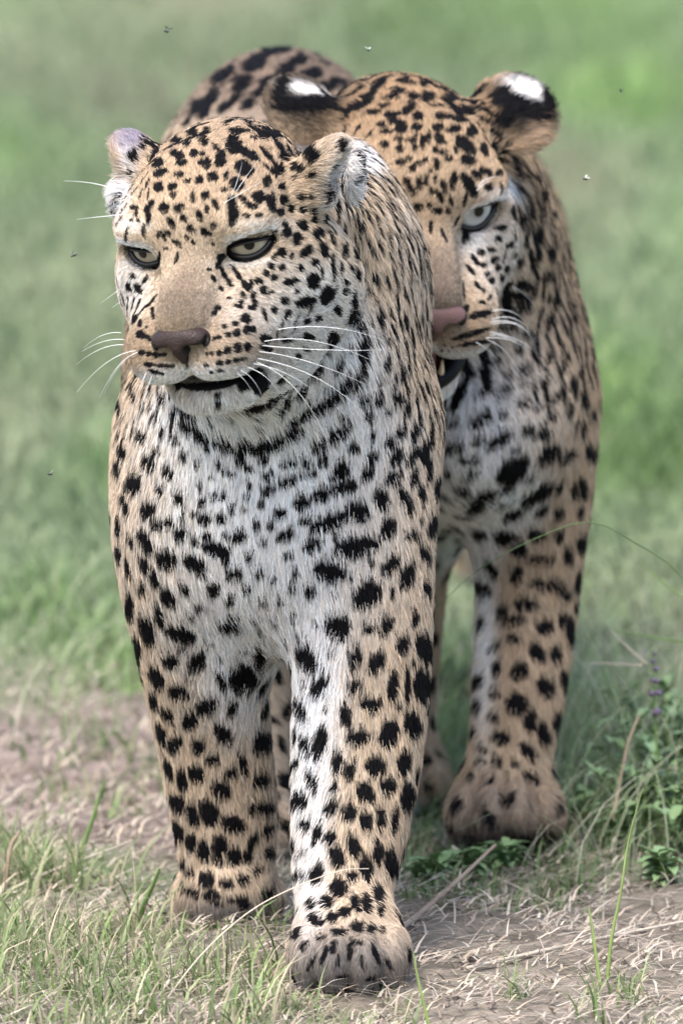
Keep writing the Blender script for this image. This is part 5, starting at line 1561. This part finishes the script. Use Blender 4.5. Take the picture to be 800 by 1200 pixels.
fs = to_ground(772, 992)
root = bpy.data.objects.new('flower_spike', None); col.objects.link(root); root.location = fs; root.empty_display_size = 0.05
tag(root, 'slender flower spike with small purple buds standing among the herbs', 'flower')
bpy.context.view_layer.update()
yf = float(fs[1])
P = spline([(772, 992), (770, 900), (767, 840), (764, 762)], 16)
V_, F_ = tube([at(p[0], p[1], yf) - fs for p in P], np.linspace(.0013, .0006, len(P)), 5)
o = link('stem', np_mesh('stem', V_, F_), M['stem_green']); o.parent = root
sv, sf = sphere_grid(8, 5)
for bx, by, br in ((766, 766, 2.6), (764, 775, 3.2), (768, 784, 3.8), (763, 797, 3.2), (768, 798, 4.0), (763, 813, 4.2), (771, 812, 4.4), (769, 834, 5.5), (766, 836, 4)):
    c = at(bx, by, yf - 0.002) - fs
    wob = 1 + 0.18 * np.sin(sv @ np.array((5.0, 7, 3)))[:, None]
    o = link('bud', np_mesh('bud', sv * wob * np.array((1, 1, .8)) * br / ppm(yf) + c, sf), M['bud']); o.parent = root

def wisps():
    """thin pale grass standing loose at the right and left of the animals"""
    n = 520
    side = grng.random(n) < 0.72
    px = np.where(side, grng.uniform(650, 850, n), grng.uniform(-30, 140, n))
    y = np.where(side, grng.uniform(0.45, 1.5, n), grng.uniform(1.2, 2.0, n))
    x = (px - 400) / ppm(0.9)
    H = np.where(side, grng.uniform(.06, .26, n), grng.uniform(.06, .16, n))
    pal = np.array([(0.34, 0.37, 0.24), (0.24, 0.31, 0.16), (0.40, 0.39, 0.30), (0.17, 0.24, 0.11)])
    C = pal[grng.integers(0, 4, n)] * grng.normal(1, .15, (n, 1))
    o = blades('wispy_grass', x, y, np.zeros(n) - .004, H, grng.uniform(.0007, .0018, n), grng.uniform(.5, 1.7, n), grng.uniform(0, 6.28, n), C, M['blade'], seg=6)
    return tag(o, 'thin wispy pale grass standing loose at the right of the rear leopard', 'grass', kind='stuff')


wisps()
M['fly'] = flat_mat('fly_body', (0.02, 0.022, 0.018), 0.4, 0.5)
M['wing'] = flat_mat('fly_wing', (0.27, 0.29, 0.25), 0.3, 0.5)


def fly(px, py, rot_, size, label):
    c = at(px, py, -0.03)
    root = bpy.data.objects.new('fly', None); col.objects.link(root); root.location = c; root.empty_display_size = 0.01
    tag(root, label, 'fly', 'flies in the air around the leopards')
    root.rotation_euler = (random.uniform(-.5, .5), random.uniform(-.5, .5), math.radians(rot_))
    b = sv * np.array((.0011, .0022, .0010)) * size
    b[:, 2] *= 1 - 0.3 * (b[:, 1] < 0)
    hd = sv * np.array((.0009, .0007, .0008)) * size + np.array((0, .0026, 0)) * size
    o = link('body', np_mesh('body', np.vstack([b, hd]), np.vstack([sf, sf + len(sv)])), M['fly']); o.parent = root
    for s_ in (1, -1):
        V, F = leaf_mesh([(np.array((.0006 * s_, .0006, .0008)) * size, np.array((s_ * .8, -.7, .8)), np.array((0, 0.3, 1.0)), .0040 * size, .0022 * size)])
        w = link('wing', np_mesh('wing', V, F), M['wing']); w.parent = root


for px, py, r_, sz, lb in (
    (196, 37, 30, 1.25, 'pale winged fly in the air at top left above the ear'),
    (88, 299, 80, 1.0, 'tiny dark fly in the air left of the front leopard eyes'),
    (727, 107, 10, 0.9, 'tiny dark fly at upper right beyond the rear leopard ear'),
    (686, 210, 120, 0.9, 'pale fly in the air right of the rear leopard cheek'),
    (60, 556, 60, 0.9, 'tiny dark fly in the air left of the front leopard chest'),
    (431, 59, 200, 0.9, 'tiny fly over the back between the two leopards')):
    fly(px, py, r_, sz, lb)
